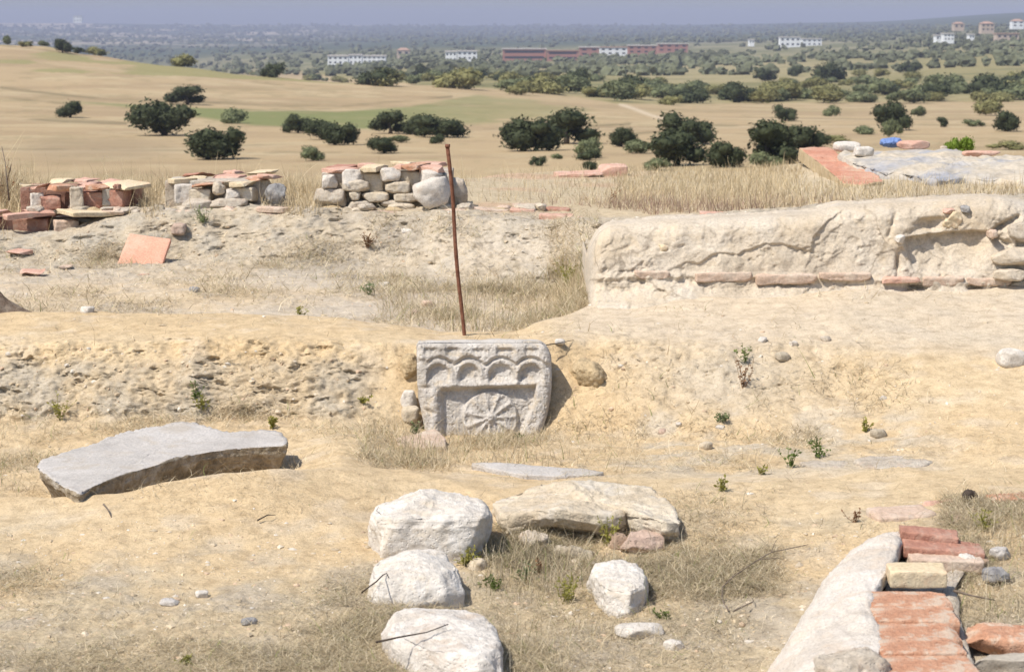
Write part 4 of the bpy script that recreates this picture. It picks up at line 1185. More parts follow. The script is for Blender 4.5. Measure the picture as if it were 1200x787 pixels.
# ---------------------------------------------------------------- near wall, bottom right: white mortar coat and bricks
def build_near_wall():
    root = empty('brick_wall', PZ(1060, 787, -1.78), 'low brick wall with a curved white mortar side at the bottom right corner', 'wall')
    zg = -1.80
    st = [  # foot, shoulder, top, inner, inner bottom : (u, v, height)
        [(1046, 640, -1.76), (1047, 630, -1.70), (1050, 623, -1.645), (1056, 622, -1.635), (1062, 632, -1.70)],
        [(992, 664, zg), (1004, 644, -1.70), (1030, 628, -1.637), (1056, 626, -1.628), (1060, 640, -1.70)],
        [(966, 690, zg), (984, 664, -1.69), (1018, 642, -1.637), (1052, 640, -1.626), (1055, 655, -1.70)],
        [(946, 718, zg), (966, 688, -1.69), (1003, 664, -1.642), (1042, 664, -1.628), (1044, 680, -1.70)],
        [(926, 744, zg), (950, 712, -1.695), (986, 688, -1.645), (1024, 692, -1.63), (1030, 706, -1.70)],
        [(908, 770, zg), (936, 738, -1.70), (974, 713, -1.65), (1020, 716, -1.632), (1030, 730, -1.70)],
        [(898, 795, zg), (928, 770, -1.72), (962, 746, -1.668), (1030, 742, -1.634), (1035, 757, -1.70)],
        [(882, 830, zg), (915, 805, -1.725), (950, 778, -1.672), (1028, 770, -1.636), (1032, 788, -1.70)],
        [(866, 875, zg), (900, 850, -1.73), (935, 822, -1.676), (1022, 812, -1.64), (1026, 830, -1.70)],
        [(850, 920, zg), (890, 895, -1.735), (925, 868, -1.68), (1016, 860, -1.645), (1020, 880, -1.70)],
    ]
    A = np.array([[list(PZ(*q)) for q in r] for r in st])
    def up(a, n, ax):
        a = np.moveaxis(a, ax, 0)
        K = len(a)
        t = np.linspace(0, K - 1, n)
        i = np.clip(np.floor(t).astype(int), 0, K - 2)
        f = (t - i).reshape((-1,) + (1,) * (a.ndim - 1))
        p0 = a[np.maximum(i - 1, 0)]; p1 = a[i]; p2 = a[i + 1]; p3 = a[np.minimum(i + 2, K - 1)]
        r = .5 * (2 * p1 + (p2 - p0) * f + (2 * p0 - 5 * p1 + 4 * p2 - p3) * f ** 2 + (3 * p1 - p0 - 3 * p2 + p3) * f ** 3)
        return np.moveaxis(r, 0, ax)
    G = up(up(A, 150, 0), 90, 1)
    nR, nC = G.shape[:2]
    i_ = (np.arange(nR - 1)[:, None] * nC + np.arange(nC - 1)[None]).ravel()
    fc = np.stack([i_, i_ + 1, i_ + nC + 1, i_ + nC], 1)
    v = G.reshape(-1, 3)
    n = vnormals(v, fc)
    if n[:, 2].mean() < 0: n = -n
    v = v + n * (.016 * fbm(v, 6, 4, 501) + .0065 * fbm(v, 38, 5, 502, .65) + .0028 * fbm(v, 90, 3, 503, ridged=True))[:, None]
    mesh_obj('mortar_coat', v, fc, M['plaster_white'], root, loc=Vector(root.location), recalc=False)
    # core under the bricks
    core_t = [PZ(1056, 624, -1.69), PZ(1150, 645, -1.69), PZ(1112, 672, -1.69), PZ(1140, 780, -1.69), PZ(1160, 900, -1.69), PZ(1022, 900, -1.69), PZ(1032, 745, -1.69), PZ(1040, 690, -1.69)]
    core_b = [Vector((q.x, q.y, EYE - 1.9)) for q in core_t]
    loft_rock('wall_core', [core_t, core_b], M['mortar'], 505, n=120, sides=6, caps=12, amp=.01, fine=.006, smooth=1, parent=root, loc=Vector(root.location))
    def flat_brick(u0, u1, v0, v1, zt_, th, mt, k, tilt=(0, 0), yaw=0.0, amp=.003, chip=.009):
        a, b_ = PZ(u0, (v0 + v1) / 2, zt_), PZ(u1, (v0 + v1) / 2, zt_)
        c0, c1_ = PZ((u0 + u1) / 2, v0, zt_), PZ((u0 + u1) / 2, v1, zt_)
        c_ = (a + b_) / 2
        c_.y = (c0.y + c1_.y) / 2
        c_.z -= th / 2
        rk = random.Random(k + 4)
        brick('brick', c_ + Vector((rk.uniform(-.008, .008), 0, rk.uniform(-.003, .003))), ((b_.x - a.x) * rk.uniform(.93, 1.04), (c0.y - c1_.y) * .955, th), yaw + rk.uniform(-.025, .025), M[mt], root, tilt, 520 + k, amp * .7, .005, chip, (26, 16, 6))
    flat_brick(1042, 1110, 657, 668.5, -1.60, .052, 'brick_cream', 0, (0, -.01), -.04)
    flat_brick(1016, 1110, 692, 710, -1.632, .05, 'brick_orange', 1, (-.01, .0), -.02)
    flat_brick(1020, 1118, 709, 728, -1.634, .05, 'brick_orange', 2, (.0, .01), .0)
    flat_brick(1028, 1124, 727, 747, -1.637, .05, 'brick_orange', 3, (-.005, 0), .0)
    flat_brick(1027, 1132, 746, 766, -1.639, .05, 'brick_orange', 4, (-.01, 0), .01)
    flat_brick(1025, 1145, 765, 789, -1.643, .05, 'brick_orange', 5, (.0, 0), .02)
    flat_brick(1020, 1152, 788, 822, -1.646, .05, 'brick_orange', 6, (-.04, 0), .02)
    flat_brick(1056, 1120, 612, 626, -1.615, .05, 'brick_red', 7, (.02, .10), -.16, .006, .02)
    flat_brick(1058, 1150, 626, 645, -1.640, .05, 'brick_red', 8, (.0, .05), -.10, .006, .02)
    flat_brick(1066, 1150, 643, 657, -1.655, .045, 'brick_faded', 9, (.02, .02), -.08, .005, .012)
    p_, f_ = rock_arrays((.19, .17, .12), 560, 5, 16, .08, 5, .04)
    c_ = PZ(1000, 790, -1.665)
    mesh_obj('core_stone', p_ + np.array(c_), f_, M['mortar'], root, loc=c_)
    return root
build_near_wall()

def loose_brick(label, u, v, zt_, size, yaw, mt, k, tilt=(0, 0)):
    c_ = PZ(u, v, zt_)
    c_.z -= size[2] / 2
    o = brick('brick', c_, size, yaw, M[mt], None, tilt, 580 + k, .005, .012, .03, (16, 10, 5))
    return tag(o, label, 'brick')
loose_brick('faded pink brick at the far end of the mortar coated wall', 1058, 598, -1.685, (.225, .16, .085), .10, 'brick_faded', 0, (.02, -.03))
loose_brick('thin red tile piece behind the faded pink brick', 1112, 588, -1.69, (.17, .09, .05), .3, 'brick_pink', 1)
loose_brick('dusty brick half covered by dry grass right of the faded pink brick', 1125, 604, -1.68, (.17, .15, .08), -.25, 'brick_faded', 2, (.0, .06))
loose_brick('orange brick at the right edge, behind the dry grass', 1186, 576, -1.665, (.19, .17, .07), .12, 'brick_orange', 3, (0, -.06))
loose_brick('grey brown brick under the orange brick at the right edge', 1190, 592, -1.71, (.20, .14, .06), .10, 'brick_faded', 4)
loose_brick('orange brick at the right edge beside the wall, nearest the viewer', 1176, 738, -1.66, (.21, .14, .06), -.28, 'brick_orange', 5, (.05, .03))
loose_brick('grey brick at the right edge in front of the orange one', 1190, 768, -1.685, (.24, .11, .06), -.22, 'greyplaster', 6, (.02, 0))
loose_brick('orange brick in the bottom right corner', 1200, 793, -1.68, (.20, .12, .06), -.2, 'brick_orange', 7, (0, 0))
for k, (u, v, w, mt, lab) in enumerate([(1136, 653, .075, 'lime', 'pale stone on the grassy wall top beside the red bricks'), (1172, 643, .075, 'granite', 'light grey stone in the dry grass near the right edge'), (1166, 668, .09, 'darkrock', 'dark grey stone in the dry grass near the right edge'), (1150, 652, .05, 'brownstone', 'brown stone between the two pale stones in the grass')]):
    c_ = PZ(u, v + 8, -1.68)
    o = rock('stone', c_ - Vector((0, 0, .015)), (w, w * .7, w * .55), 600 + k, M[mt], (0, .2, k), 4, 20, .12, 4, .05)
    tag(o, lab, 'stone')
c_ = PZ(1137, 589, -1.70)
tag(rock('pine_cone', c_, (.05, .045, .045), 611, M['twig_dark'], (0, 0, 0), 2.2, 14, .12, 4, .10), 'small dark dried cone lying behind the dusty brick', 'cone')

# ---------------------------------------------------------------- tiled wall remains at the back
def corner_brick(root, uc, vc, d, yaw_deg, Lpx, Rpx, th, mt, k, tilt=(0, 0), name='tile'):
    """a tile whose nearest top corner shows at (uc, vc); its left edge spans Lpx and its right edge Rpx."""
    y = math.radians(yaw_deg)
    pm = FPX / d
    lL = max(.05, Lpx / pm / max(.2, math.cos(y)))
    lR = max(.05, Rpx / pm / max(.2, math.sin(y)))
    lL, lR = min(lL, .42), min(lR, .36)
    c = P(uc, vc, d)
    l = Vector((-math.cos(y), math.sin(y), 0)); r = Vector((math.sin(y), math.cos(y), 0))
    cen_ = c + l * lL / 2 + r * lR / 2 - Vector((0, 0, th / 2))
    rk = random.Random(k)
    tilt = (tilt[0] + rk.uniform(-.06, .06), tilt[1] + rk.uniform(-.05, .05))
    return brick(name, cen_, (lL * rk.uniform(.9, 1.08), lR, th * rk.uniform(.8, 1.0)), -y + rk.uniform(-.08, .08), M[mt], root, tilt, 800 + k, .0035, .005, .028, (14, 12, 4))
def lump(root, name, u, v, d, w, dep, h, mt, k, yaw=0, box=4, cuts=8):
    """a stone or a plaster lump whose middle shows at (u, v); sizes in metres."""
    c_ = P(u, v, d + dep / 2)
    if name in ('pier', 'wall_core', 'plaster_or_sunlit_patch'):
        p_, f_ = rbox_arrays((w, dep, h), .008, (14, 8, 12), .006, 850 + k, .012)
    else:
        p_, f_ = rock_arrays((w, dep, h), 850 + k, box, cuts + 8, .08, 4, .04)
    cy, sy = math.cos(yaw), math.sin(yaw)
    p_ = np.stack([p_[:, 0] * cy - p_[:, 1] * sy, p_[:, 0] * sy + p_[:, 1] * cy, p_[:, 2]], 1)
    return mesh_obj(name, p_ + np.array(c_), f_, M[mt], root, loc=c_)
px13 = 13.7 / FPX
def lump_px(root, name, u0, u1, v0, v1, d, dep, mt, k, box=5, yaw=0, cuts=7):
    s = d / FPX
    return lump(root, name, (u0 + u1) / 2, (v0 + v1) / 2, d, (u1 - u0) * s, dep, (v1 - v0) * s, mt, k, yaw, box, cuts)

wa = empty('tile_wall', P(92, 262, 13.6), 'leftmost stub of the tiled wall, two tiers of overhanging clay tiles over dark niches', 'wall')
corner_brick(wa, 26.5, 214, 13.55, 58, 9.5, 33, .037, 'brick_cream', 1)
corner_brick(wa, 45.5, 219, 13.48, 40, 14, 14, .036, 'brick_pink', 2)
corner_brick(wa, 66, 218, 13.45, 45, 21, 22, .041, 'brick_orange', 3)
corner_brick(wa, 121.5, 217, 13.5, 12, 22, 10, .042, 'brick_orange', 4)
corner_brick(wa, 97, 216, 13.55, 40, 10, 16, .038, 'brick_pink', 5)
corner_brick(wa, 149, 215.5, 13.5, 35, 40, 23, .040, 'brick_cream', 6)
for k, (u0, u1, v, d, mt) in enumerate([(50, 82, 208.5, 13.85, 'brick_cream'), (78, 112, 208.5, 13.9, 'brick_pink'), (108, 140, 208.5, 13.9, 'brick_pink'), (136, 168, 208.8, 13.95, 'brick_orange'), (85, 118, 211.5, 13.72, 'brick_pink')]):
    corner_brick(wa, (u0 + u1) / 2 + 6, v + 2, d, 30, (u1 - u0) * .62, (u1 - u0) * .38, .03, mt, 10 + k)
lump_px(wa, 'wall_core', 30, 165, 217, 252, 13.78, .35, 'brick_brown', 1, 9, cuts=3)
lump_px(wa, 'plaster_or_sunlit_patch', 36, 51, 226, 245, 13.50, .10, 'plaster_white', 2, 7, .3)
lump_px(wa, 'pier', 47, 71, 229, 245, 13.46, .16, 'brick_red', 3, 8, .2, 5)
lump_px(wa, 'plaster_or_sunlit_patch', 82, 98, 219, 246, 13.48, .10, 'plaster', 4, 4, .2)
lump_px(wa, 'pier', 77, 84, 225, 243, 13.6, .06, 'brick_red', 5, 6)
lump_px(wa, 'pier', 95, 122, 224, 243, 13.56, .2, 'brick_red', 6, 8, .1, 4)
lump_px(wa, 'plaster_or_sunlit_patch', 121, 131, 221, 241, 13.56, .1, 'greyplaster', 7, 5)
lump_px(wa, 'pier', 129, 150, 222, 242, 13.55, .16, 'brick_red', 8, 8, -.2, 5)
lump_px(wa, 'pier', 133, 141, 216, 222, 13.5, .08, 'brick_brown', 12, 5)
corner_brick(wa, 9.5, 251, 13.22, 50, 12, 47, .034, 'brick_pink', 20)
corner_brick(wa, 87, 249.5, 13.2, 52, 32, 46, .034, 'brick_cream', 21)
corner_brick(wa, -20, 250, 13.25, 40, 30, 30, .034, 'brick_pink', 22)
for k, (u0, u1, mt) in enumerate([(20, 60, 'brick_pink'), (55, 100, 'brick_cream'), (95, 132, 'brick_faded')]):
    corner_brick(wa, u1 - 10, 246.5, 13.42, 20, u1 - u0 - 10, 10, .034, mt, 30 + k)
lump_px(wa, 'wall_core', -30, 62, 254, 285, 13.42, .28, 'brick_brown', 9, 9, 0, 3)
lump_px(wa, 'wall_core', 62, 132, 254, 283, 13.50, .26, 'greyplaster', 10, 9, 0, 3)
lump_px(wa, 'plaster_or_sunlit_patch', 64, 92, 258, 275, 13.36, .10, 'brick_faded', 11, 3, .3)  # pale lump added for the niche's sunlit triangle, its light put into colour

wb = empty('tile_wall', P(255, 245, 13.6), 'middle stub of the tiled wall, orange and cream tiles on rubble beside a dark stone', 'wall')
corner_brick(wb, 204, 210.5, 13.6, 55, 13, 27, .034, 'brick_cream', 41)
corner_brick(wb, 239, 213.5, 13.5, 35, 20, 23, .043, 'brick_orange', 42)
corner_brick(wb, 291, 214, 13.5, 14, 25, 9, .040, 'brick_cream', 43, (0, -.08))
corner_brick(wb, 271, 213, 13.62, 30, 12, 16, .036, 'brick_cream', 44)
corner_brick(wb, 318, 205, 13.6, 40, 20, 14, .036, 'brick_pink', 45)
corner_brick(wb, 302, 208, 13.65, 35, 18, 14, .036, 'brick_orange', 46)
for k, (u0, u1, v, d, mt) in enumerate([(210, 252, 202, 13.95, 'brick_red'), (255, 285, 199, 14.05, 'brick_pink'), (286, 324, 199.5, 14.0, 'brick_cream'), (240, 285, 205, 13.82, 'brick_pink'), (210, 240, 206, 13.8, 'brick_cream'), (285, 312, 204, 13.8, 'brick_pink')]):
    corner_brick(wb, (u0 + u1) / 2 + 6, v + 2, d, 28, (u1 - u0) * .62, (u1 - u0) * .38, .03, mt, 50 + k)
lump_px(wb, 'wall_core', 198, 310, 209, 252, 13.68, .36, 'mortar', 20, 8, 0, 4)
lump_px(wb, 'plaster_or_sunlit_patch', 205, 226, 216, 238, 13.56, .10, 'plaster_white', 21, 5, .2)
lump_px(wb, 'pier', 224, 249, 221, 236, 13.56, .14, 'sandstone', 22, 8, -.1, 4)
lump_px(wb, 'wall_stone', 249, 264, 213, 228, 13.5, .10, 'plaster', 23, 4)
lump_px(wb, 'wall_stone', 262, 284, 221, 236, 13.50, .14, 'plaster_white', 24, 5)
lump_px(wb, 'pier', 274, 300, 219, 236, 13.55, .16, 'sandstone', 25, 8, -.15, 4)
lump_px(wb, 'wall_stone', 246, 290, 232, 246, 13.45, .16, 'mortar', 26, 4)
lump_px(wb, 'wall_stone', 214, 250, 233, 248, 13.45, .16, 'mortar', 27, 4)
lump_px(wb, 'wall_stone', 300, 318, 210, 232, 13.7, .12, 'plaster', 28, 4)

wc = empty('tile_wall', P(455, 245, 13.6), 'right stub of the tiled wall, rounded white stones under tiles next to the rod', 'wall')
corner_brick(wc, 394.5, 198, 13.55, 40, 19, 24, .036, 'brick_pink', 61)
corner_brick(wc, 390.5, 204, 13.62, 25, 6, 16, .034, 'brick_cream', 68)
corner_brick(wc, 440, 195, 13.5, 20, 22, 12, .042, 'brick_cream', 62)
corner_brick(wc, 490, 194, 13.5, 10, 19, 12, .040, 'brick_orange', 63)
corner_brick(wc, 471, 193, 13.55, 40, 14, 14, .036, 'brick_pink', 64)
corner_brick(wc, 513, 193.5, 13.52, 22, 22, 10, .060, 'brick_pink', 65)
for k, (u0, u1, v, d, mt) in enumerate([(376, 420, 193.5, 13.85, 'brick_red'), (415, 455, 191, 13.9, 'brick_pink'), (452, 492, 188.5, 14.0, 'brick_cream'), (485, 522, 189, 14.0, 'brick_pink'), (455, 500, 190.5, 13.8, 'brick_faded')]):
    corner_brick(wc, (u0 + u1) / 2 + 6, v + 2, d, 28, (u1 - u0) * .62, (u1 - u0) * .38, .03, mt, 70 + k)
lump_px(wc, 'wall_core', 380, 532, 199, 248, 13.60, .5, 'mortar', 40, 8, 0, 4)
for k, (u0, u1, v0, v1, dep, mt, bx) in enumerate([
    (402, 426, 199, 222, .16, 'plaster_white', 2.8), (402, 433, 210, 224, .18, 'plaster', 3), (446, 470, 197, 212, .14, 'plaster_white', 3),
    (452, 481, 212, 226, .16, 'sandstone', 3), (490, 518, 199, 213, .16, 'plaster_white', 3.5), (368, 408, 221, 242, .2, 'mortar', 3.5),
    (410, 423, 224, 234, .12, 'sandstone', 5), (424, 456, 225, 236, .14, 'sandstone', 4), (408, 436, 234, 244, .14, 'mortar', 3.5),
    (447, 483, 234, 245, .16, 'mortar', 3.5), (462, 478, 226, 236, .12, 'sandstone', 4), (474, 492, 226, 236, .12, 'mortar', 4),
    (378, 396, 205, 222, .12, 'plaster_white', 4)]):
    lump_px(wc, 'wall_stone', u0, u1, v0, v1, 13.49, dep, mt, 60 + k, bx + 2.5)
lump_px(wc, 'pier', 424, 451, 202, 226, 13.58, .2, 'sandstone', 80, 8, 0, 4)
lump_px(wc, 'pier', 469, 502, 200, 226, 13.58, .2, 'sandstone', 81, 8, 0, 4)
lump_px(wc, 'wall_end', 522, 546, 206, 242, 13.66, .2, 'mortar', 82, 6, .3, 14)
rr_ = random.Random(8)
for root_, ua, ub, vv_ in ((wa, 132, 176, 247), (wa, 40, 130, 246), (wb, 190, 312, 247), (wb, 200, 300, 250), (wc, 366, 545, 244), (wc, 380, 520, 247)):
    for q in range(11):
        u = ua + (ub - ua) * (q + rr_.random()) / 7
        wpx = rr_.uniform(8, 34); hpx = rr_.uniform(5, 13)
        dd = 13.38 if root_ is not wa or u > 132 else 13.42
        lump(root_, 'rubble', u, vv_ + rr_.uniform(-2, 3), dd + rr_.uniform(-.05, .08), wpx * px13, rr_.uniform(.08, .16), hpx * px13, rr_.choice(['mortar', 'soil_clod', 'soil_clod', 'sand_clod', 'brick_faded', 'plaster']), 300 + q + int(u), rr_.uniform(-.6, .6), 3.2, 10)
big = lump(None, 'stone', 507, 226, 13.30, 44 * px13, .22, 36 * px13, 'plaster_white', 90, .2, 5, 18)
tag(big, 'big white boulder resting against the right stub of the tiled wall', 'stone')
dk = lump(None, 'stone', 324, 228, 13.45, 25 * px13, .16, 25 * px13, 'darkrock', 91, .3, 2.6, 14)
tag(dk, 'dark pointed stone between the middle and right stubs of the tiled wall', 'stone')
for k, (u, v, wpx, hpx, mt, lab) in enumerate([(322, 246, 40, 9, 'brick_faded', 'worn brick lying below the dark pointed stone'), (325, 253, 34, 7, 'pinkstone', 'second worn brick, under the one below the dark stone'), (218, 250, 26, 8, 'brick_faded', 'broken tile lying in front of the middle wall stub'), (450, 252, 34, 9, 'pinkstone', 'flat stone lying below the right wall stub'), (452, 278, 24, 9, 'sandstone', 'tan stone sticking out of the back bank below the right stub'), (478, 272, 15, 9, 'lime', 'white stone in the back bank just left of the rod'), (535, 249, 30, 8, 'brick_faded', 'old brick right of the rod at the foot of the right stub'), (210, 268, 16, 12, 'pinkstone', 'reddish stone in the bank above the leaning tile')]):
    o = lump(None, 'stone' if 'stone' in lab.split(' ')[1:4] else 'brick', u, v, 13.28 if v < 262 else 13.0, wpx * px13, .13, hpx * px13, mt, 95 + k, (k % 3 - 1) * .2, 6, 6)
    tag(o, lab, 'stone' if o.name.startswith('stone') else 'brick')

# brick edging along the brink right of the rod
be = empty('brick_edging', P(640, 254, 13.2), 'thin reddish brick edging along the brink of the back bank', 'edging')
for k, (a, b_, v, d, mt) in enumerate([(556, 596, 247, 13.35, 'brick_faded'), (598, 627, 247.5, 13.3, 'brick_pink'), (632, 672, 254, 13.05, 'brick_pink'), (676, 708, 257.5, 12.95, 'brick_pink'), (709, 748, 258.5, 12.9, 'brick_faded'), (600, 640, 242, 13.6, 'brick_faded'), (820, 856, 252, 12.35, 'brick_pink'), (640, 668, 246, 13.5, 'brick_red')]):
    s = d / FPX
    c_ = P((a + b_) / 2, v + 0.8, d + .06)
    brick('brick', c_, ((b_ - a) * s, .15, .042), -.06, M[mt], be, (.02, .03), 900 + k, .004, .006, .02, (14, 8, 3))

# big square tile leaning on the back bank and shards lying below it
def leaning_tile():
    cs = [P(136, 314.5, 12.52), P(188, 319.5, 12.50), P(200.5, 282, 12.76), P(152, 275.5, 12.80)]
    v, f = rbox_arrays((1, 1, .07), .012, (16, 16, 3), .0, 5, 0)
    n = (cs[1] - cs[0]).cross(cs[3] - cs[0]).normalized()
    out = []
    for x, y, z in v:
        a, b_ = x + .5, y + .5
        q = cs[0] * (1 - a) * (1 - b_) + cs[1] * a * (1 - b_) + cs[2] * a * b_ + cs[3] * (1 - a) * b_
        out.append(q + n * (z * .45))
    out = np.array([q[:] for q in out])
    nn = vnormals(out, f)
    out = out + nn * (.003 * fbm(out, 12, 3, 77))[:, None]
    o = mesh_obj('terracotta_tile', out, f, M['tile_big'], loc=cs[0])
    tag(o, 'large square pink tile leaning against the back bank on the left', 'tile')
leaning_tile()
for k, (u, v, w, dep, mt, lab) in enumerate([(19, 299, .14, .12, 'brick_pink', 'pink tile shard on the rubble near the left edge'), (36, 323, .15, .10, 'brick_pink', 'pink tile shard with a dark underside above the stump'), (74, 316, .09, .08, 'brick_faded', 'faint pinkish shard between the other shards and the leaning tile'), (162, 322, .11, .06, 'brick_pink', 'small shard below the leaning tile')]):
    p = on_ground(u, v, 10.6, 13.2)
    o = brick('tile_shard', p + Vector((0, .02, .012)), (w, dep, .03), (k - 1) * .3, M[mt], None, (.12, .05), 930 + k, .003, .005, .03, (10, 8, 3))
    tag(o, lab, 'tile shard')

# stump at the far left edge
def stump():
    b0 = on_ground(-14, 366, 9.9, 10.8)
    nh, na = 40, 72
    v = []
    for i in range(nh):
        t = i / (nh - 1)
        z = .50 * t
        r = .062 + .10 * math.exp(-t * 6.0) + .02 * (1 - t)
        for j in range(na):
            a = 2 * math.pi * j / na
            root = 1 + (1.0 * math.exp(-t * 8)) * max(0, math.cos(3 * (a + .12))) ** 3
            fis = 1 + .10 * math.sin(11 * a + 3 * math.sin(4 * t)) * (.5 + .5 * math.sin(5 * a + 6 * t))
            v.append((b0.x + r * root * fis * math.cos(a) - .20 * t, b0.y + r * root * fis * math.sin(a) + .02, b0.z - .03 + z))
    f = []
    for i in range(nh - 1):
        for j in range(na):
            f.append((i * na + j, i * na + (j + 1) % na, (i + 1) * na + (j + 1) % na, (i + 1) * na + j))
    f.append(tuple((nh - 1) * na + j for j in range(na)))
    v = np.array(v)
    v += .008 * np.stack([fbm(v, 22, 4, 950 + k) for k in range(3)], 1)
    o = mesh_obj('tree_stump', v, f, M['bark'], loc=b0)
    tag(o, 'dark fissured stump spreading its root at the left edge of the terrace', 'stump')
stump()

# ---------------------------------------------------------------- red floor and sheeted heap on the rise at the right
def plate(name, label, cat, px, z, mat, seed, thick=.12, amp=.01, fine=.006, dome=.0, side=None, n=140, zfun=None):
    global cen
    w = [PZ(u, v, z if zfun is None else zfun(u, v)) for u, v in px]
    cen = sum(w, Vector()) / len(w)
    o = loft_rock(name, [w, ring_scaled(w, 1.01, -.02), ring_scaled(w, 1.04, -thick)], M[mat], seed, n=n, sides=6, caps=22, amp=amp, fine=fine, smooth=1, dome=dome, side_mat=M[side] if side else None)
    return tag(o, label, cat)
plate('clay_floor', 'strip of red clay floor running back over the rise on the right', 'floor strip', [(936, 173.5), (956, 172.5), (976, 174), (985, 184), (1000, 193), (1028, 205), (1036, 213), (1012, 217), (990, 216), (976, 204), (958, 189)], -1.085, 'floor_red', 641, .10, .008, .004, side='sand_clod')
plate('sheeted_heap', 'low rubble heap covered with faded grey blue sheeting on the right', 'heap', [(984, 182), (1010, 178), (1045, 177), (1085, 177), (1120, 178), (1150, 183), (1180, 186), (1215, 188), (1250, 194), (1250, 212), (1205, 214), (1170, 211), (1130, 209), (1095, 213), (1065, 204), (1030, 200), (1000, 191)], -1.055, 'tarp_grey', 642, .25, .03, .010, .03)
for k, (u, v, w, h_, mt, lab, nm) in enumerate([(992, 178, .22, .085, 'lime', 'white mounded stone at the back of the heap, beside the red floor', 'stone'), (1011, 184, .17, .08, 'lime', 'second white stone, in front of the mounded one on the heap', 'stone'), (1070, 175, .27, .07, 'brick_pink', 'pink brick lump on top of the sheeted heap', 'brick'), (1106, 177, .06, .04, 'plaster', 'small cream stone right of the pink brick lump', 'stone'), (1150, 184, .30, .05, 'brick_pink', 'long pink brick at the back right of the heap', 'brick')]):
    c_ = PZ(u, v, -1.045)
    o = rock(nm, c_, (w, w * .6, h_), 650 + k, M[mt], (0, 0, .2), 3.5, 8, .06, 4)
    tag(o, lab, nm)
c_ = PZ(1045, 173.5, -1.04)
tag(rock('blue_sheet', c_, (.20, .16, .07), 660, M['tarp_blue'], (0, 0, .3), 2.5, 9, .22, 5, .12), 'crumpled bright blue sheet lying on the heap', 'sheet')
for k, (u, v, w, h_, mt, lab) in enumerate([(718, 206, .24, .10, 'brick_pink', 'low block of pink brick at the edge of the drop'), (676, 207, .42, .04, 'brick_pink', 'thin strip of brick footing left of the pink block')]):
    c_ = on_ground(u, v, 13, 19)
    o = brick('brick_footing', c_ + Vector((0, .1, h_ / 2 - .01)), (w, .3, h_), .05, M[mt], None, (0, 0), 670 + k, .008, .012, .03, (16, 8, 5))
    tag(o, lab, 'footing')

# ---------------------------------------------------------------- trees and shrubs of the valley
def crown_mesh(name, mat, seed, n=2600, leaf=.05, lobes=9, flat=.8, gap=.0, core=True, up=.0):
    """crown of unit width: leaf clumps spread over uneven lobes, base at z = 0."""
    r = np.random.default_rng(seed)
    L = []
    for k in range(lobes):
        a = r.uniform(0, 2 * math.pi)
        q = r.uniform(0, .30) ** .9
        L.append((q * math.cos(a), q * math.sin(a), r.uniform(.14, .56) * flat * (1.0 - .6 * q) + up, r.uniform(.15, .27)))
    L = np.array(L)
    pick = r.choice(lobes, n, p=L[:, 3] ** 2 / (L[:, 3] ** 2).sum())
    d = r.normal(size=(n, 3)); d /= np.linalg.norm(d, axis=1, keepdims=True)
    rad = L[pick, 3] * (r.uniform(0, 1, n) ** .28) * (1 + .22 * r.normal(size=n) * .6)
    p = L[pick, :3] + d * rad[:, None] * np.array([1, 1, .88])
    p[:, 2] = np.maximum(p[:, 2], .02 + .05 * r.uniform(size=n))
    nrm = d + r.normal(size=(n, 3)) * .7
    nrm /= np.linalg.norm(nrm, axis=1, keepdims=True)
    ref = r.normal(size=(n, 3))
    x = np.cross(nrm, ref); x /= np.linalg.norm(x, axis=1, keepdims=True)
    y = np.cross(nrm, x)
    s = leaf * r.uniform(.55, 1.3, n)[:, None]
    e = r.uniform(.5, 1.0, n)[:, None]
    v = np.stack([p - x * s, p - y * s * e * .6, p + x * s * r.uniform(.7, 1.2, (n, 1)), p + y * s * e * .6], 1).reshape(-1, 3)
    f = np.arange(n * 4).reshape(n, 4)
    if core:
        iv, if_ = ico(2)
        vs, fs = [v], [np.concatenate([f], 0)]
        off = len(v)
        for k in range(lobes):
            q = iv * (L[k, 3] * .66) * (1 + .25 * fbm(iv + k, 2.5, 2, seed + k))[:, None] + L[k, :3]
            q[:, 2] = np.maximum(q[:, 2], .05)
            vs.append(q)
            fs.append(np.concatenate([if_, if_[:, 2:3]], 1) + off)
            off += len(q)
        v = np.concatenate(vs)
        fl = [tuple(q) for q in fs[0]] + [tuple(q[:3]) for g in fs[1:] for q in g]
    else:
        fl = [tuple(q) for q in f]
    me_o = mesh_obj(name, v, fl, mat, recalc=False)
    return me_o
OAK = []
for k in range(5):
    o = crown_mesh('crown', M['leaf_oak'], 1000 + k, 2600, .036, 8 + k, .85 + .08 * (k % 3), up=.02)
    t = tube('trunk', [(0, 0, -.04), (.01, 0, .12), (-.02, .01, .32)], [.045, .032, .02], M['trunk'], seg=7, loc=Vector((0, 0, 0)), noise=.004)
    OAK.append((o.data, t.data)); bpy.data.objects.remove(o); bpy.data.objects.remove(t)
SHR = {}
for nm, mt in (('oak', 'leaf_oak'), ('olive', 'leaf_olive'), ('broom', 'leaf_broom'), ('young', 'leaf_young')):
    SHR[nm] = []
    for k in range(3):
        o = crown_mesh('shrub', M[mt], 1100 + k * 7, 1300, .045, 6, .8)
        SHR[nm].append(o.data); bpy.data.objects.remove(o)
def new_obj(name, data, parent=None):
    o = bpy.data.objects.new(name, data)
    COL.objects.link(o)
    o.parent = parent
    return o
cnt = [0]
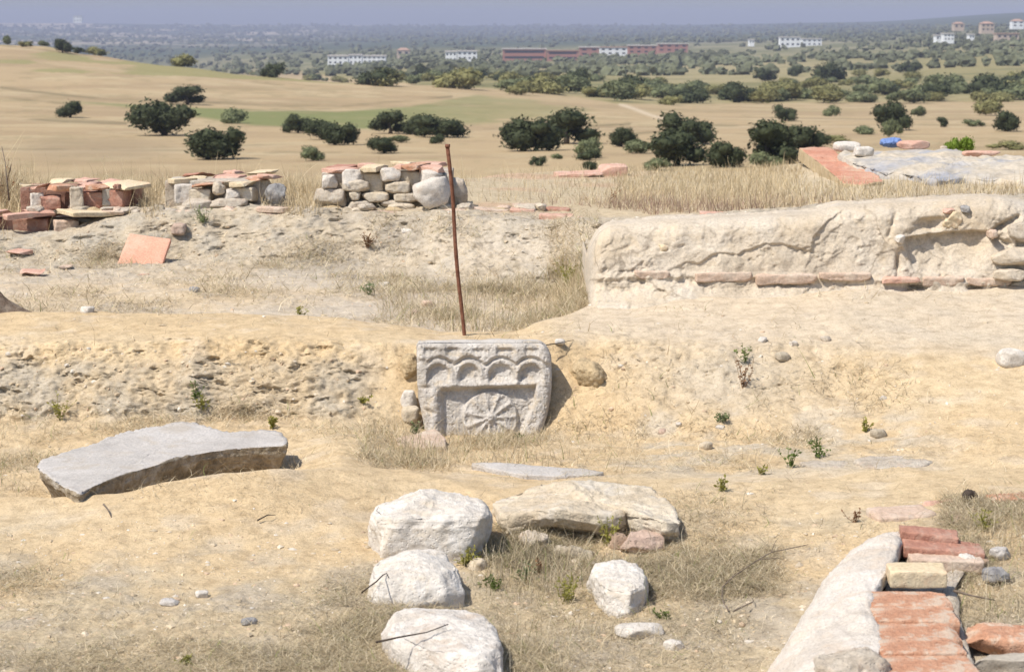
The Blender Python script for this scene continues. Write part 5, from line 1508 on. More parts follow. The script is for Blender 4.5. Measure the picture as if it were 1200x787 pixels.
def tree(u, vb, wpx, hpx, label, group=None, cat='tree', name='holm_oak', dmin=60):
    p = on_ground(u, vb - 1, dmin)
    s = p.y / FPX
    k = cnt[0] % 5
    cnt[0] += 1
    root = empty(name, p, label, cat, group)
    root.rotation_euler = (0, 0, cnt[0] * 2.4)
    cw, ch = OAK[k]
    zs = np.empty(len(cw.vertices) * 3, np.float32); cw.vertices.foreach_get('co', zs)
    zs = zs.reshape(-1, 3)
    sx = wpx * s / (np.percentile(np.abs(zs[:, 0]), 94) * 2)
    sz = hpx * s / np.percentile(zs[:, 2], 98)
    root.scale = (sx, sx, sz)
    new_obj('crown', cw, root); new_obj('trunk', ch, root)
    return root
def shrub(u, vb, wpx, hpx, kind, label, group=None, dmin=60, name='shrub', p=None):
    if p is None:
        p = on_ground(u, vb - .5, dmin) if u > 130 or vb > 70 else on_ground(u, vb, 300, 488)
    s = p.y / FPX
    k = cnt[0] % 3
    cnt[0] += 1
    me = SHR[kind][k]
    zs = np.empty(len(me.vertices) * 3, np.float32); me.vertices.foreach_get('co', zs)
    zs = zs.reshape(-1, 3)
    o = new_obj(name, me)
    o.location = p
    o.rotation_euler = (0, 0, cnt[0] * 1.7)
    sx = wpx * s / (np.percentile(np.abs(zs[:, 0]), 94) * 2)
    o.scale = (sx, sx, hpx * s / np.percentile(zs[:, 2], 98))
    return tag(o, label, 'shrub' if name != 'young_shrub' else 'young shrub', group)
G1 = 'dark holm oaks standing in the tan fields'
for a in [
    (191, 160, 58, 37, 'widest dark oak of the left field, in front of the green strip'),
    (243, 188, 53, 34, 'dark oak nearest the tiled walls in the left field'),
    (218, 124, 37, 21, 'dark oak above the green strip, with a brownish shrub at its left'),
    (81, 139, 24, 18, 'small lone dark oak at the left of the left field'),
    (348, 157, 30, 20, 'rounded oak at the left end of the row on the green strip'),
    (376, 165, 30, 22, 'oak in the middle of the clump right of the rounded row end oak'),
    (391, 171, 32, 24, 'lower right oak of the clump below the green strip'),
    (455, 158, 38, 25, 'dark oak on the green strip, second left of the long wide clump'),
    (486, 159, 22, 21, 'narrow oak between the dark oak and the long wide clump'),
    (514, 162, 52, 24, 'long wide oak clump above the top of the rod'),
    (449, 181, 32, 18, 'low oak just above the right stub of the tiled wall'),
    (611, 178, 55, 36, 'large dark oak right of the rod, nearer of the big pair'),
    (663, 170, 58, 38, 'large round oak right of the rod, farther of the big pair'),
    (728, 173, 28, 21, 'medium oak between the big pair and the tall right clump'),
    (803, 170, 52, 33, 'tall oak at the back of the clump of three left of centre right'),
    (793, 195, 62, 38, 'broad front oak of the clump of three'),
    (846, 197, 38, 28, 'right oak of the clump of three, touching the dry grass'),
    (898, 196, 64, 50, 'very wide dark oak just left of the red floor strip'),
    (938, 178, 46, 28, 'right hand part oak leaning out of the very wide dark oak'),
    (920, 143, 24, 17, 'lone rounded oak in the tan field above the very wide oak'),
    (1045, 154, 38, 31, 'lone big oak in the right field above the sheeted heap'),
    (1178, 155, 28, 22, 'dark oak near the right edge of the right field'),
    (1102, 150, 13, 11, 'very small dark oak between the two right field oaks'),
    (71, 63, 17, 15, 'largest dark oak standing on the left skyline ridge'),
]:
    tree(*a, group=G1)
for a in [
    (5, 46, 12, 10, 'olive', 'greenish shrub on the skyline at the left edge'), (32, 48, 11, 5, 'oak', 'small dark shrub on the left ridge, first right of the greenish one'), (51, 49, 9, 6, 'olive', 'pale shrub on the left ridge beside the largest ridge oak'), (77, 47, 13, 6, 'oak', 'dark shrub peeping over the ridge behind the largest ridge oak'), (91, 53, 12, 7, 'oak', 'dark shrub on the ridge right of the largest ridge oak'), (110, 64, 18, 9, 'broom', 'olive shrub lower on the ridge edge'), (120, 61, 10, 6, 'oak', 'dark shrub at the right end of the ridge row'), (29, 55, 13, 6, 'broom', 'brownish shrub just below the left ridge line'),
    (268, 145, 24, 16, 'olive', 'grey green shrub at the lower edge of the green strip'), (203, 122, 16, 9, 'broom', 'brownish shrub at the left of the upper oak'), (366, 189, 25, 16, 'olive', 'pale green bush right behind the middle wall stub'), (511, 169, 12, 11, 'oak', 'tiny dark shrub in the field right of the rod'), (465, 168, 22, 8, 'olive', 'low flat grey shrub below the oak row'), (689, 186, 26, 22, 'olive', 'grey green bush between the big pair and the brick block'), (689, 188, 22, 11, 'oak', 'dark lower shrub in front of the grey green bush'), (686, 201, 18, 11, 'oak', 'dark shrub left of the pink brick block'), (629, 195, 16, 11, 'oak', 'small dark round shrub below the big pair'), (654, 187, 10, 6, 'olive', 'tiny olive shrub right of the small dark round one'), (742, 180, 40, 15, 'olive', 'pale wide shrub below the medium oak'), (768, 200, 30, 14, 'olive', 'grassy shrub at the left foot of the clump of three'), (896, 197, 30, 17, 'olive', 'olive shrub at the foot of the very wide oak'),
    (1044, 161, 20, 19, 'olive', 'olive bush in front of the lone big oak on the right'), (968, 168, 44, 9, 'broom', 'low yellowish shrub patch behind the red floor strip'), (1010, 158, 20, 9, 'olive', 'small olive shrub left of the lone big oak'), (1165, 136, 36, 17, 'broom', 'yellow olive shrub above the dark oak at the right edge'), (1140, 149, 20, 8, 'olive', 'low olive shrub left of the dark oak at the right edge'), (973, 137, 14, 12, 'olive', 'olive sapling right of the lone rounded oak'), (1078, 138, 16, 12, 'olive', 'olive shrub right above the lone big oak'), (1180, 176, 40, 9, 'broom', 'scrubby bank at the right edge behind the heap')]:
    shrub(*a)
p = PZ(1123, 177, -1.03); p = Vector((p.x, 19.0, P(1123, 178, 19.0).z))
yy = shrub(1116, 178, 14, 16, 'young', 'bright green young shrub behind the heap, left of two', 'young green shrubs behind the heap', name='young_shrub', p=P(1116, 179, 19.5))
yy = shrub(1130, 178, 16, 17, 'young', 'bright green young shrub behind the heap, right of two', 'young green shrubs behind the heap', name='young_shrub', p=P(1130, 179, 19.5))
yy = shrub(1124, 178, 26, 9, 'young', 'low yellow green growth at the foot of the two young shrubs', None, name='young_shrub', p=P(1123, 179, 20.2))

# scrub belt beyond the fields: individual small trees
r = np.random.default_rng(77)
n_s = 0
lab = {'oak': 'small dark tree of the scrub belt beyond the fields', 'olive': 'small grey green bush of the scrub belt beyond the fields', 'broom': 'small yellowish bush of the scrub belt beyond the fields'}
for k in range(4000):
    if n_s >= 210: break
    u = r.uniform(-40, 1240)
    edge_ = np.interp(u, [-100, 400, 500, 600, 680, 720, 800, 900, 1200], [70, 95, 101, 108, 114, 121, 121, 120, 118])
    v = edge_ - abs(r.normal()) * 19 + 3
    if u < 400:
        edge_ = np.interp(u, [0, 50, 100, 200, 300, 400], [48, 51, 62, 76, 88, 96]); v = edge_ - r.uniform(0, 3)
        if u < 130 or r.uniform() < .35: continue
    if v < 84 and u > 400: continue
    if u < 400: v = edge_ + r.uniform(-.5, 1.5)
    p = on_ground(u, v, 240)
    if p.y < 240: continue
    kind = r.choice(['oak', 'olive', 'broom'], p=[.15, .40, .45] if u > 400 else [.12, .33, .55])
    w = r.uniform(3.2, 7.5) if kind == 'oak' else r.uniform(3, 7)
    if u < 400: w = r.uniform(2.5, 5)
    s = p.y / FPX
    o = shrub(u, v, w / s, w * r.uniform(.5, .85) / s * (.7 if kind != 'oak' else 1), kind, lab[kind], 'small trees of the scrub belt', name='scrub_tree', p=p)
    o['category'] = 'tree'
    n_s += 1

# far woods: too many crowns to count
def far_wood():
    iv, if_ = ico(2)
    r = np.random.default_rng(91)
    vs, fs = [], []
    off = 0
    n = 0
    for k in range(30000):
        if n >= 6500: break
        u = r.uniform(-250, 1450); v = r.uniform(30, 99)
        dens = .16
        if u > 380:
            band = np.exp(-((v - np.interp(u, [380, 600, 800, 1000, 1200], [76, 74, 76, 66, 54])) / 9) ** 2)
            dens = .14 + .5 * band
            if 92 < v: dens *= .7
            q = vnoise(np.array([[u * .012, v * .16, 3.3]]), 12)[0] + .6 * vnoise(np.array([[u * .04, v * .4, 1.3]]), 13)[0]
            dens *= np.clip(.55 + 1.3 * q, .05, 1)
        if v < 50: dens = .5
        if u < 400 and v > 90: continue
        if r.uniform() > dens: continue
        p = on_ground(u, v, 780)
        if p.y < 780 or abs(float(row_of((p.z - EYE) / p.y)) - v) > 2: continue
        w = r.uniform(2.6, 6.0) * (1 + max(0, p.y - 1500) / 4000)
        jit = 1 + .28 * r.normal(size=(len(iv), 1))
        q = iv * jit * np.array([w / 2, w / 2, w * r.uniform(.3, .5)])
        q[:, 2] += w * .25
        vs.append(q + np.array(p)); fs.append(if_ + off); off += len(iv)
        n += 1
    o = mesh_obj('far_wood', np.concatenate(vs), np.concatenate(fs), M['wood_far'], smooth=False, recalc=False)
    tag(o, 'dark scattered woods covering the far valley', None, None, 'stuff')
far_wood()

# ---------------------------------------------------------------- far buildings
def boxm(name, x0, x1, y0, y1, z0, z1, mat, parent):
    v = [(x, y, z) for z in (z0, z1) for x, y in ((x0, y0), (x1, y0), (x1, y1), (x0, y1))]
    f = [(0, 3, 2, 1), (4, 5, 6, 7), (0, 1, 5, 4), (1, 2, 6, 5), (2, 3, 7, 6), (3, 0, 4, 7)]
    return mesh_obj(name, v, f, mat, parent, False, loc=Vector(parent.location))
def building(u0, u1, vt, vb, d, label, wall, roof='roof_pale', storeys=2, name='building', hip=False, band=True, nwin=None):
    s = d / FPX
    b0 = P((u0 + u1) / 2, vb, d)
    root = empty(name, b0, label, 'building')
    x0, x1 = P(u0, vb, d).x, P(u1, vb, d).x
    z0 = b0.z - 2; z1 = P(u0, vt, d).z
    dep = max(10, (x1 - x0) * .35)
    boxm('wall', x0, x1, d, d + dep, z0, z1, M[wall], root)
    if hip:
        h = (x1 - x0) * .18
        v = [(x0 - .4, d - .4, z1), (x1 + .4, d - .4, z1), (x1 + .4, d + dep, z1), (x0 - .4, d + dep, z1), (x0 + (x1 - x0) * .3, d + dep / 2, z1 + h), (x1 - (x1 - x0) * .3, d + dep / 2, z1 + h)]
        mesh_obj('roof', v, [(0, 1, 5, 4), (1, 2, 5), (2, 3, 4, 5), (3, 0, 4), (3, 2, 1, 0)], M[roof], root, False, loc=Vector(root.location))
    else:
        boxm('roof', x0 - .5, x1 + .5, d - .5, d + dep + .5, z1 + .01, z1 + .7, M[roof], root)
    ht = z1 - b0.z
    nw = nwin or max(2, int((x1 - x0) / 5))
    for st in range(storeys):
        za = b0.z + ht * (st + .35) / storeys; zb = b0.z + ht * (st + .75) / storeys
        if nw <= 8:
            for k in range(nw):
                xa = x0 + (x1 - x0) * (k + .28) / nw; xb = x0 + (x1 - x0) * (k + .72) / nw
                boxm('window', xa, xb, d - .06, d + .05, za, zb, M['window'], root)
        else:
            boxm('window_band', x0 + 1.5, x1 - 1.5, d - .06, d + .05, za, zb, M['window'], root)
    return root
building(589, 640, 58, 71, 1450, 'left wing with pale roof of the long red building', 'red_wall', storeys=2, name='red_building', nwin=12)
building(641, 678, 60, 71, 1440, 'darker middle wing of the long red building', 'red_wall', 'roof_red', 2, 'red_building', nwin=10)
building(679, 702, 56, 66, 1530, 'red block right behind the middle wing of the long red building', 'red_wall', 'roof_pale', 2, 'red_building')
building(703, 735, 56, 65, 1560, 'white and red block in the middle of the far red row', 'white_wall', 'roof_red', 2, 'red_building')
building(736, 770, 54, 63, 1600, 'red block with pale roof near the right end of the far red row', 'red_wall', 'roof_pale', 2, 'red_building')
building(771, 806, 52, 61, 1660, 'last red block at the right end of the far red row', 'red_wall', 'roof_pale', 2, 'red_building')
building(522, 535, 61, 73, 1400, 'narrow white block with tall windows, left half of the white pair', 'white_wall', nwin=3, name='white_building')
building(536, 559, 60.5, 71, 1420, 'white office block left of the long red building', 'white_wall', nwin=4, name='white_building')
building(384, 408, 66, 76, 1400, 'white building at the left end of the white cluster', 'white_wall', nwin=4, name='white_building')
building(409, 424, 65, 76, 1430, 'white middle building of the white cluster', 'white_wall', nwin=3, name='white_building')
building(425, 452, 66, 74, 1480, 'white right hand building of the white cluster', 'white_wall', nwin=5, name='white_building')
building(465, 480, 59, 66, 1700, 'small red roofed house between the white cluster and white pair', 'tan_wall', 'roof_red', 1, 'house', True)
building(914, 938, 44, 55, 1800, 'left white building on the far right plain', 'white_wall', nwin=4, name='white_building')
building(940, 963, 46, 54, 1850, 'long low white building right of the left white one', 'white_wall', nwin=4, name='white_building')
building(878, 884, 47, 52, 1900, 'small pale hut left of the far right white buildings', 'white_wall', storeys=1, nwin=2, name='house')
building(1097, 1105, 42, 48, 1500, 'small white house among the far right trees', 'white_wall', storeys=1, nwin=2, name='house')
building(1106, 1118, 40, 48, 1480, 'larger white house among the far right trees', 'white_wall', nwin=3, name='house')
building(1150, 1165, 28, 37, 1700, 'ochre house with a red roof on the far right hillside', 'tan_wall', 'roof_red', 2, 'house', True, nwin=3)
building(1168, 1194, 40, 46, 1500, 'long orange house on the far right hillside', 'tan_wall', 'roof_red', 1, 'house', nwin=4)
building(1186, 1200, 25, 32, 2000, 'pale house near the top right corner', 'white_wall', 'roof_red', 2, 'house', True, nwin=2)
building(1136, 1142, 41, 46, 1600, 'tiny white hut left of the long orange house', 'white_wall', storeys=1, nwin=2, name='house')
building(1118, 1130, 28, 34, 1900, 'pale ochre house uphill of the larger white house', 'tan_wall', 'roof_red', 1, 'house', True, nwin=2)
building(826, 832, 86, 91, 900, 'white shed at the near edge of the far plain', 'white_wall', storeys=1, nwin=2, name='shed')
building(838, 848, 87, 93, 900, 'second white shed beside the first one', 'white_wall', storeys=1, nwin=2, name='shed')
building(86, 96, 19, 26, 5000, 'pale tower block on the far left skyline', 'white_wall', storeys=2, nwin=3, name='building')

# ---------------------------------------------------------------- dry grass
def cell_sampler(dens):
    """pick n points on the ground; dens(u, v, span) = blades per photo pixel squared."""
    uc = (UU[:-1, :-1] + UU[1:, 1:]) / 2
    vc = (VROW[:-1, :-1] + VROW[1:, 1:]) / 2
    sc_ = SS[:-1, :-1]
    du = np.diff(UU, axis=1)[:-1]
    dv = np.clip(VROW[:-1, :-1] - VROW[1:, 1:], .12, 6)
    w = np.clip(dens(uc, vc, sc_), 0, None) * du * dv
    w[(uc < -140) | (uc > 1340)] = 0
    return w
def sample_cells(w, r):
    n = int(w.sum())
    c = np.cumsum(w.ravel())
    k = np.searchsorted(c, r.uniform(0, c[-1], n))
    i, j = np.unravel_index(np.minimum(k, w.size - 1), w.shape)
    a, b = r.uniform(size=(n, 1)), r.uniform(size=(n, 1))
    p = GV[i, j] * (1 - a) * (1 - b) + GV[i, j + 1] * a * (1 - b) + GV[i + 1, j + 1] * a * b + GV[i + 1, j] * (1 - a) * b
    return p, UU[i, j], VROW[i, j]
def blades(p, length, lean, width, r, curl=.6, seg=4, lift=0.0):
    """ribbons: lean = mean tilt from vertical (radians) per blade."""
    n = len(p)
    az = r.uniform(0, 2 * math.pi, n)
    th = np.clip(lean + .35 * r.normal(size=n), 0, 1.62)
    L = length * r.uniform(.35, 1.2, n) * (1 + 1.0 * (r.uniform(size=n) < .05))
    wz = r.uniform(0, 2 * math.pi, n)
    side = np.stack([np.cos(wz), np.sin(wz), np.zeros(n)], 1) * (width * r.uniform(.6, 1.3, n))[:, None]
    pos = p.copy(); pos[:, 2] += lift * r.uniform(size=n) - .003
    vs = []
    cu = curl * r.normal(size=n)
    caz = r.normal(size=n) * .35
    for k in range(seg + 1):
        t = k / seg
        ww = side * (1 - .85 * t)
        vs.append(pos - ww); vs.append(pos + ww)
        d = np.stack([np.sin(th) * np.cos(az), np.sin(th) * np.sin(az), np.cos(th)], 1)
        pos = pos + d * (L / seg)[:, None]
        th = np.clip(th + np.abs(cu) * .35 + .1 * cu, 0, 1.9)
        az = az + caz
    v = np.stack(vs, 1)                                       # n, 2(seg+1), 3
    m = 2 * (seg + 1)
    base = np.arange(n)[:, None] * m
    f = np.concatenate([np.stack([base[:, 0] + 2 * k, base[:, 0] + 2 * k + 1, base[:, 0] + 2 * k + 3, base[:, 0] + 2 * k + 2], 1) for k in range(seg)])
    return v.reshape(-1, 3), f, m
STRAW = np.array([[.66, .55, .36], [.56, .45, .28], [.46, .38, .25], [.70, .60, .42], [.36, .285, .18]])
def grass_obj(name, label, dens, length, lean, width, seed, tint=None, curl=.6, lift=.0, clump=None):
    r = np.random.default_rng(seed)
    w = cell_sampler(dens)
    if clump is not None:
        cell = np.stack([(GV[:-1, :-1, 0]) * clump, (GV[:-1, :-1, 1]) * clump, np.zeros_like(w)], 2).reshape(-1, 3)
        sel = w.ravel() > 0
        q = np.zeros(w.size)
        q[sel] = fbm(cell[sel], 1, 3, seed)
        w = w * np.clip(.3 + 2.5 * q.reshape(w.shape), .10, 2.4)
    p, u, v = sample_cells(w, r)
    ln = length(u, v) if callable(length) else np.full(len(p), length)
    le = lean(u, v) if callable(lean) else np.full(len(p), lean)
    wd = width(u, v) if callable(width) else np.full(len(p), width)
    vv, f, m = blades(p, ln, le, wd, r, curl, lift=lift)
    o = mesh_obj(name, vv, f, M['grass'], smooth=True, recalc=False)
    c = STRAW[r.integers(0, len(STRAW), len(p))] * r.uniform(.75, 1.15, (len(p), 1))
    if tint is not None:
        c = tint(c, u, v, r)
    set_tint(o, np.repeat(np.clip(c, .02, .85), m, 0))
    tag(o, label, None, None, 'stuff')
    return o
def B(u, v, u0, v0, ru, rv):
    return np.exp(-(((u - u0) / ru) ** 2 + ((v - v0) / rv) ** 2))
def box2(u, v, u0, u1, v0, v1, s=14):
    return sstep(u0 - s, u0 + s, u) * (1 - sstep(u1 - s, u1 + s, u)) * sstep(v0 - s, v0 + s, v) * (1 - sstep(v1 - s, v1 + s, v))
def green_some(c, u, v, r, frac=.06, col=(.20, .23, .07)):
    g = r.uniform(size=len(c)) < frac
    c[g] = np.array(col) * r.uniform(.7, 1.3, (g.sum(), 1))
    return c
# litter lying flat over the near ground and in the pit
def d_litter(u, v, s):
    out = .20 * box2(u, v, 560, 860, 600, 800, 25) * (s < 6.2) + .14 * box2(u, v, 410, 600, 715, 800, 20) * (s < 6.2)
    out += .24 * box2(u, v, 790, 905, 580, 690, 25) * (s < 6.2)
    out += .10 * box2(u, v, 330, 700, 690, 800, 30) * (s < 6.2) + .05 * box2(u, v, 600, 900, 640, 800, 40) * (s < 6.2)
    out += .09 * box2(u, v, -140, 420, 700, 800, 30) * (s < 6.2) + .05 * B(u, v, 20, 690, 90, 40) * (s < 6.2)
    out += .03 * box2(u, v, 700, 900, 690, 800, 20) * (s < 6.2) + .0035 * (s < 13.4) + .006 * (s < 5.2) + .012 * (s > 7) * (s < 9.6) * sstep(640, 740, u) * (1 - sstep(980, 1100, u)) + .03 * (s > 11.4) * (s < 13.4)
    out += .20 * box2(u, v, 425, 760, 494, 552, 14) * (s > 6.4) * (s < 8.9)
    out += .05 * box2(u, v, 740, 960, 500, 550, 14) * (s > 6.4) * (s < 8.9)
    out += .09 * box2(u, v, -140, 75, 485, 582, 14) * (s > 6.2) * (s < 9) + .05 * box2(u, v, -100, 440, 478, 515, 8) * (s > 7) * (s < 9.2)
    out += .14 * box2(u, v, 440, 690, 325, 398, 10) * (s > 11.2) * (s < 13.4)
    out += .07 * box2(u, v, 190, 440, 300, 350, 10) * (s > 11.2) * (s < 13.6) + .05 * box2(u, v, -100, 130, 290, 340, 10) * (s > 11.5) * (s < 13.6)
    out += .34 * box2(u, v, 1105, 1260, 585, 738, 8) * (s < 6.4)
    out += .03 * box2(u, v, 430, 700, 240, 330, 12) * (s > 12.6) * (s < 15.2)
    return out * 8
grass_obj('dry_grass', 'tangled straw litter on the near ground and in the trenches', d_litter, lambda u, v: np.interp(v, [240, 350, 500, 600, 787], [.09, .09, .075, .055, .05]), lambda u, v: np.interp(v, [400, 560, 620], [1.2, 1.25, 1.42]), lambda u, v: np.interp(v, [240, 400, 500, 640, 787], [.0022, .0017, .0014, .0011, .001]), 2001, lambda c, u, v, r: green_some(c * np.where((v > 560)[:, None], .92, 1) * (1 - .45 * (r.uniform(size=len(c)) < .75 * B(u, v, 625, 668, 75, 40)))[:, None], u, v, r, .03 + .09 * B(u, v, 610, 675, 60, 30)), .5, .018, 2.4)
# upright dry tufts
def d_tuft(u, v, s):
    out = .010 * box2(u, v, 570, 690, 640, 790, 20) * (s < 6.2) + .004 * box2(u, v, 690, 880, 600, 790, 20) * (s < 6.2)
    out += .002 * box2(u, v, 330, 600, 700, 790, 20) * (s < 6.2)
    out += .03 * B(u, v, 620, 670, 70, 30) * (s < 6.2)
    out += .034 * box2(u, v, 425, 660, 500, 545, 8) * (s > 6.4) * (s < 9) + .03 * B(u, v, 668, 500, 22, 16) * (s > 6.4) * (s < 9)
    out += .02 * box2(u, v, 660, 760, 500, 550, 14) * (s > 6.4) * (s < 8.9)
    out += .015 * box2(u, v, -140, 70, 490, 580, 14) * (s > 6.3) * (s < 9) + .012 * box2(u, v, 250, 345, 535, 556, 5) * (s > 6) * (s < 8)
    out += .04 * box2(u, v, 450, 680, 335, 398, 10) * (s > 11.2) * (s < 13.2) + .05 * B(u, v, 660, 325, 22, 14) * (s > 12)
    out += .006 * box2(u, v, 1110, 1260, 600, 735, 8) * (s < 6.2)
    return out * 6
grass_obj('dry_tufts', 'upright wispy dry grass around the stones and in the trench', d_tuft, lambda u, v: np.interp(v, [300, 400, 500, 640, 787], [.13, .11, .10, .10, .09]), .45, lambda u, v: np.interp(v, [240, 400, 500, 640, 787], [.0020, .0016, .0013, .0011, .001]), 2002, lambda c, u, v, r: green_some(c * 1.02, u, v, r, .07), .55, .0, 3.0)
# tall pale grass of the plateau behind the walls
def d_plateau(u, v, s):
    on = (s > np.interp(u, [690, 900], [15.15, 14.7])) * (s < 17.0)
    out = .16 * sstep(530, 700, u) * on * (1 - .75 * box2(u, v, 560, 720, 200, 240, 12)) * (1 - .9 * box2(u, v, 985, 1300, 172, 216, 6)) * (1 - .9 * box2(u, v, 940, 1035, 172, 216, 4))
    out *= 1 - .5 * sstep(880, 960, u)
    out += .10 * on * (s > 15.3) * (1 - sstep(520, 560, u))
    out += .02 * B(u, v, 170, 245, 20, 12) * (s > 14) * (s < 16) + .08 * B(u, v, 350, 235, 28, 16) * (s > 13.8) * (s < 16) + .05 * B(u, v, 175, 236, 14, 14) * (s > 13.8) * (s < 16)
    out += .12 * B(u, v, 8, 235, 30, 20) * (s > 13.8) * (s < 16.5)
    return out * 5.5
def plateau_tint(c, u, v, r):
    low = np.clip(B(u, v, 860, 252, 260, 13) + B(u, v, 720, 246, 90, 8) , 0, 1)
    m = (r.uniform(size=len(c)) < low * .6)
    c[m] = np.array([.34, .24, .19]) * r.uniform(.6, 1.3, (m.sum(), 1))
    return np.clip(c * np.array([1.08, 1.05, 1.0]), 0, .8)
grass_obj('tall_dry_grass', 'tall pale dry grass on the plateau behind the walls', d_plateau, lambda u, v: np.interp(u, [0, 30, 60, 330, 350, 540, 640, 1000], [.27, .23, .14, .14, .15, .095, .085, .075]), .35, .0021, 2003, plateau_tint, .35, .0, None)

# ---------------------------------------------------------------- pebbles and clods: too many to count
def pebbles():
    r = np.random.default_rng(2100)
    def dens(u, v, s):
        o = .0028 * np.ones_like(u) * (s < 12)
        o += .024 * ((s > 12) & (s < 15)) + .030 * ((s > 8) & (s < 9.8)) * (u < 470) + .010 * ((s > 7.3) & (s < 9.8)) * (u > 650)
        o += .012 * (s < 5.4)
        return o * (s < 15.2) * 1.1
    p, u, v = sample_cells(cell_sampler(dens), r)
    iv, if_ = ico(1)
    n = len(p)
    vs, fs = [], []
    size = .0022 + .012 * r.uniform(size=n) ** 9 + .0022 * (v < 400) + .0016 * (v > 620)
    sh = r.uniform(.6, 1.3, (n, 1, 3)) * np.array([1, 1, .7])
    jit = 1 + .22 * r.normal(size=(n, len(iv), 1))
    V_ = p[:, None, :] + iv[None] * sh * jit * size[:, None, None] - np.array([0, 0, .25]) * size[:, None, None]
    F_ = if_[None] + (np.arange(n) * len(iv))[:, None, None]
    pal = np.array([[.54, .42, .27], [.48, .39, .27], [.56, .47, .35], [.42, .33, .22], [.60, .54, .45], [.52, .38, .26]])
    c = pal[r.integers(0, len(pal), n)] * r.uniform(.8, 1.15, (n, 1))
    o = mesh_obj('pebbles', V_.reshape(-1, 3), F_.reshape(-1, 3), M['pebble'], smooth=False, recalc=False)
    set_tint(o, np.repeat(c, len(iv), 0))
    tag(o, 'fine pebbles and earth crumbs strewn over the ground', None, None, 'stuff')
M['pebble'] = simple_mat('pebble', (.5, .4, .3), attr='tint')
pebbles()

# ---------------------------------------------------------------- green weeds
def weed(label, u, v, h, spread, ns, green, seed, dmin=0, leaf=.012, name='weed', nl=9, lean=.35, p=None):
    r = np.random.default_rng(seed)
    p = on_ground(u, v, dmin) if p is None else p
    vs, fs = [], []
    for k in range(ns):
        az = r.uniform(0, 6.28); th = abs(r.normal()) * lean + .08
        L = h * r.uniform(.55, 1.05)
        pos = np.array([p.x + r.normal() * spread * .12, p.y + r.normal() * spread * .12, p.z - .005])
        pts = []
        for j in range(7):
            pts.append(pos.copy())
            pos = pos + np.array([math.sin(th) * math.cos(az), math.sin(th) * math.sin(az), math.cos(th)]) * L / 6
            th += r.normal() * .14 + .04; az += r.normal() * .2
        for j in range(6):
            a, b_ = pts[j], pts[j + 1]
            w = np.array([.0011, 0, 0]); w2 = np.array([0, .0011, 0])
            o = len(vs)
            vs += [a - w, a + w, b_ + w * .8, b_ - w * .8, a - w2, a + w2, b_ + w2 * .8, b_ - w2 * .8]
            fs += [(o, o + 1, o + 2, o + 3), (o + 4, o + 5, o + 6, o + 7)]
        for j in range(nl):
            t = r.uniform(.15, 1) * 5.99
            q = pts[int(t)] + (pts[int(t) + 1] - pts[int(t)]) * (t % 1)
            d = r.normal(size=3); d[2] = abs(d[2]) * .6; d /= np.linalg.norm(d)
            s_ = np.cross(d, r.normal(size=3)); s_ /= np.linalg.norm(s_)
            l_ = leaf * r.uniform(.7, 1.5)
            o = len(vs)
            vs += [q, q + d * l_ * .5 + s_ * l_ * .26, q + d * l_, q + d * l_ * .5 - s_ * l_ * .26]
            fs += [(o, o + 1, o + 2, o + 3)]
    o = mesh_obj(name, np.array(vs), fs, M[green], loc=p, recalc=False)
    return tag(o, label, 'weed')
M['weed_yellow'] = simple_mat('yellow_green_weed', (.30, .28, .07), .35, 40, transl=.3)
M['weed_grey'] = simple_mat('grey_green_weed', (.22, .25, .12), .3, 40, transl=.25)
M['weed_red'] = simple_mat('reddish_dry_weed', (.22, .12, .06), .4, 40)
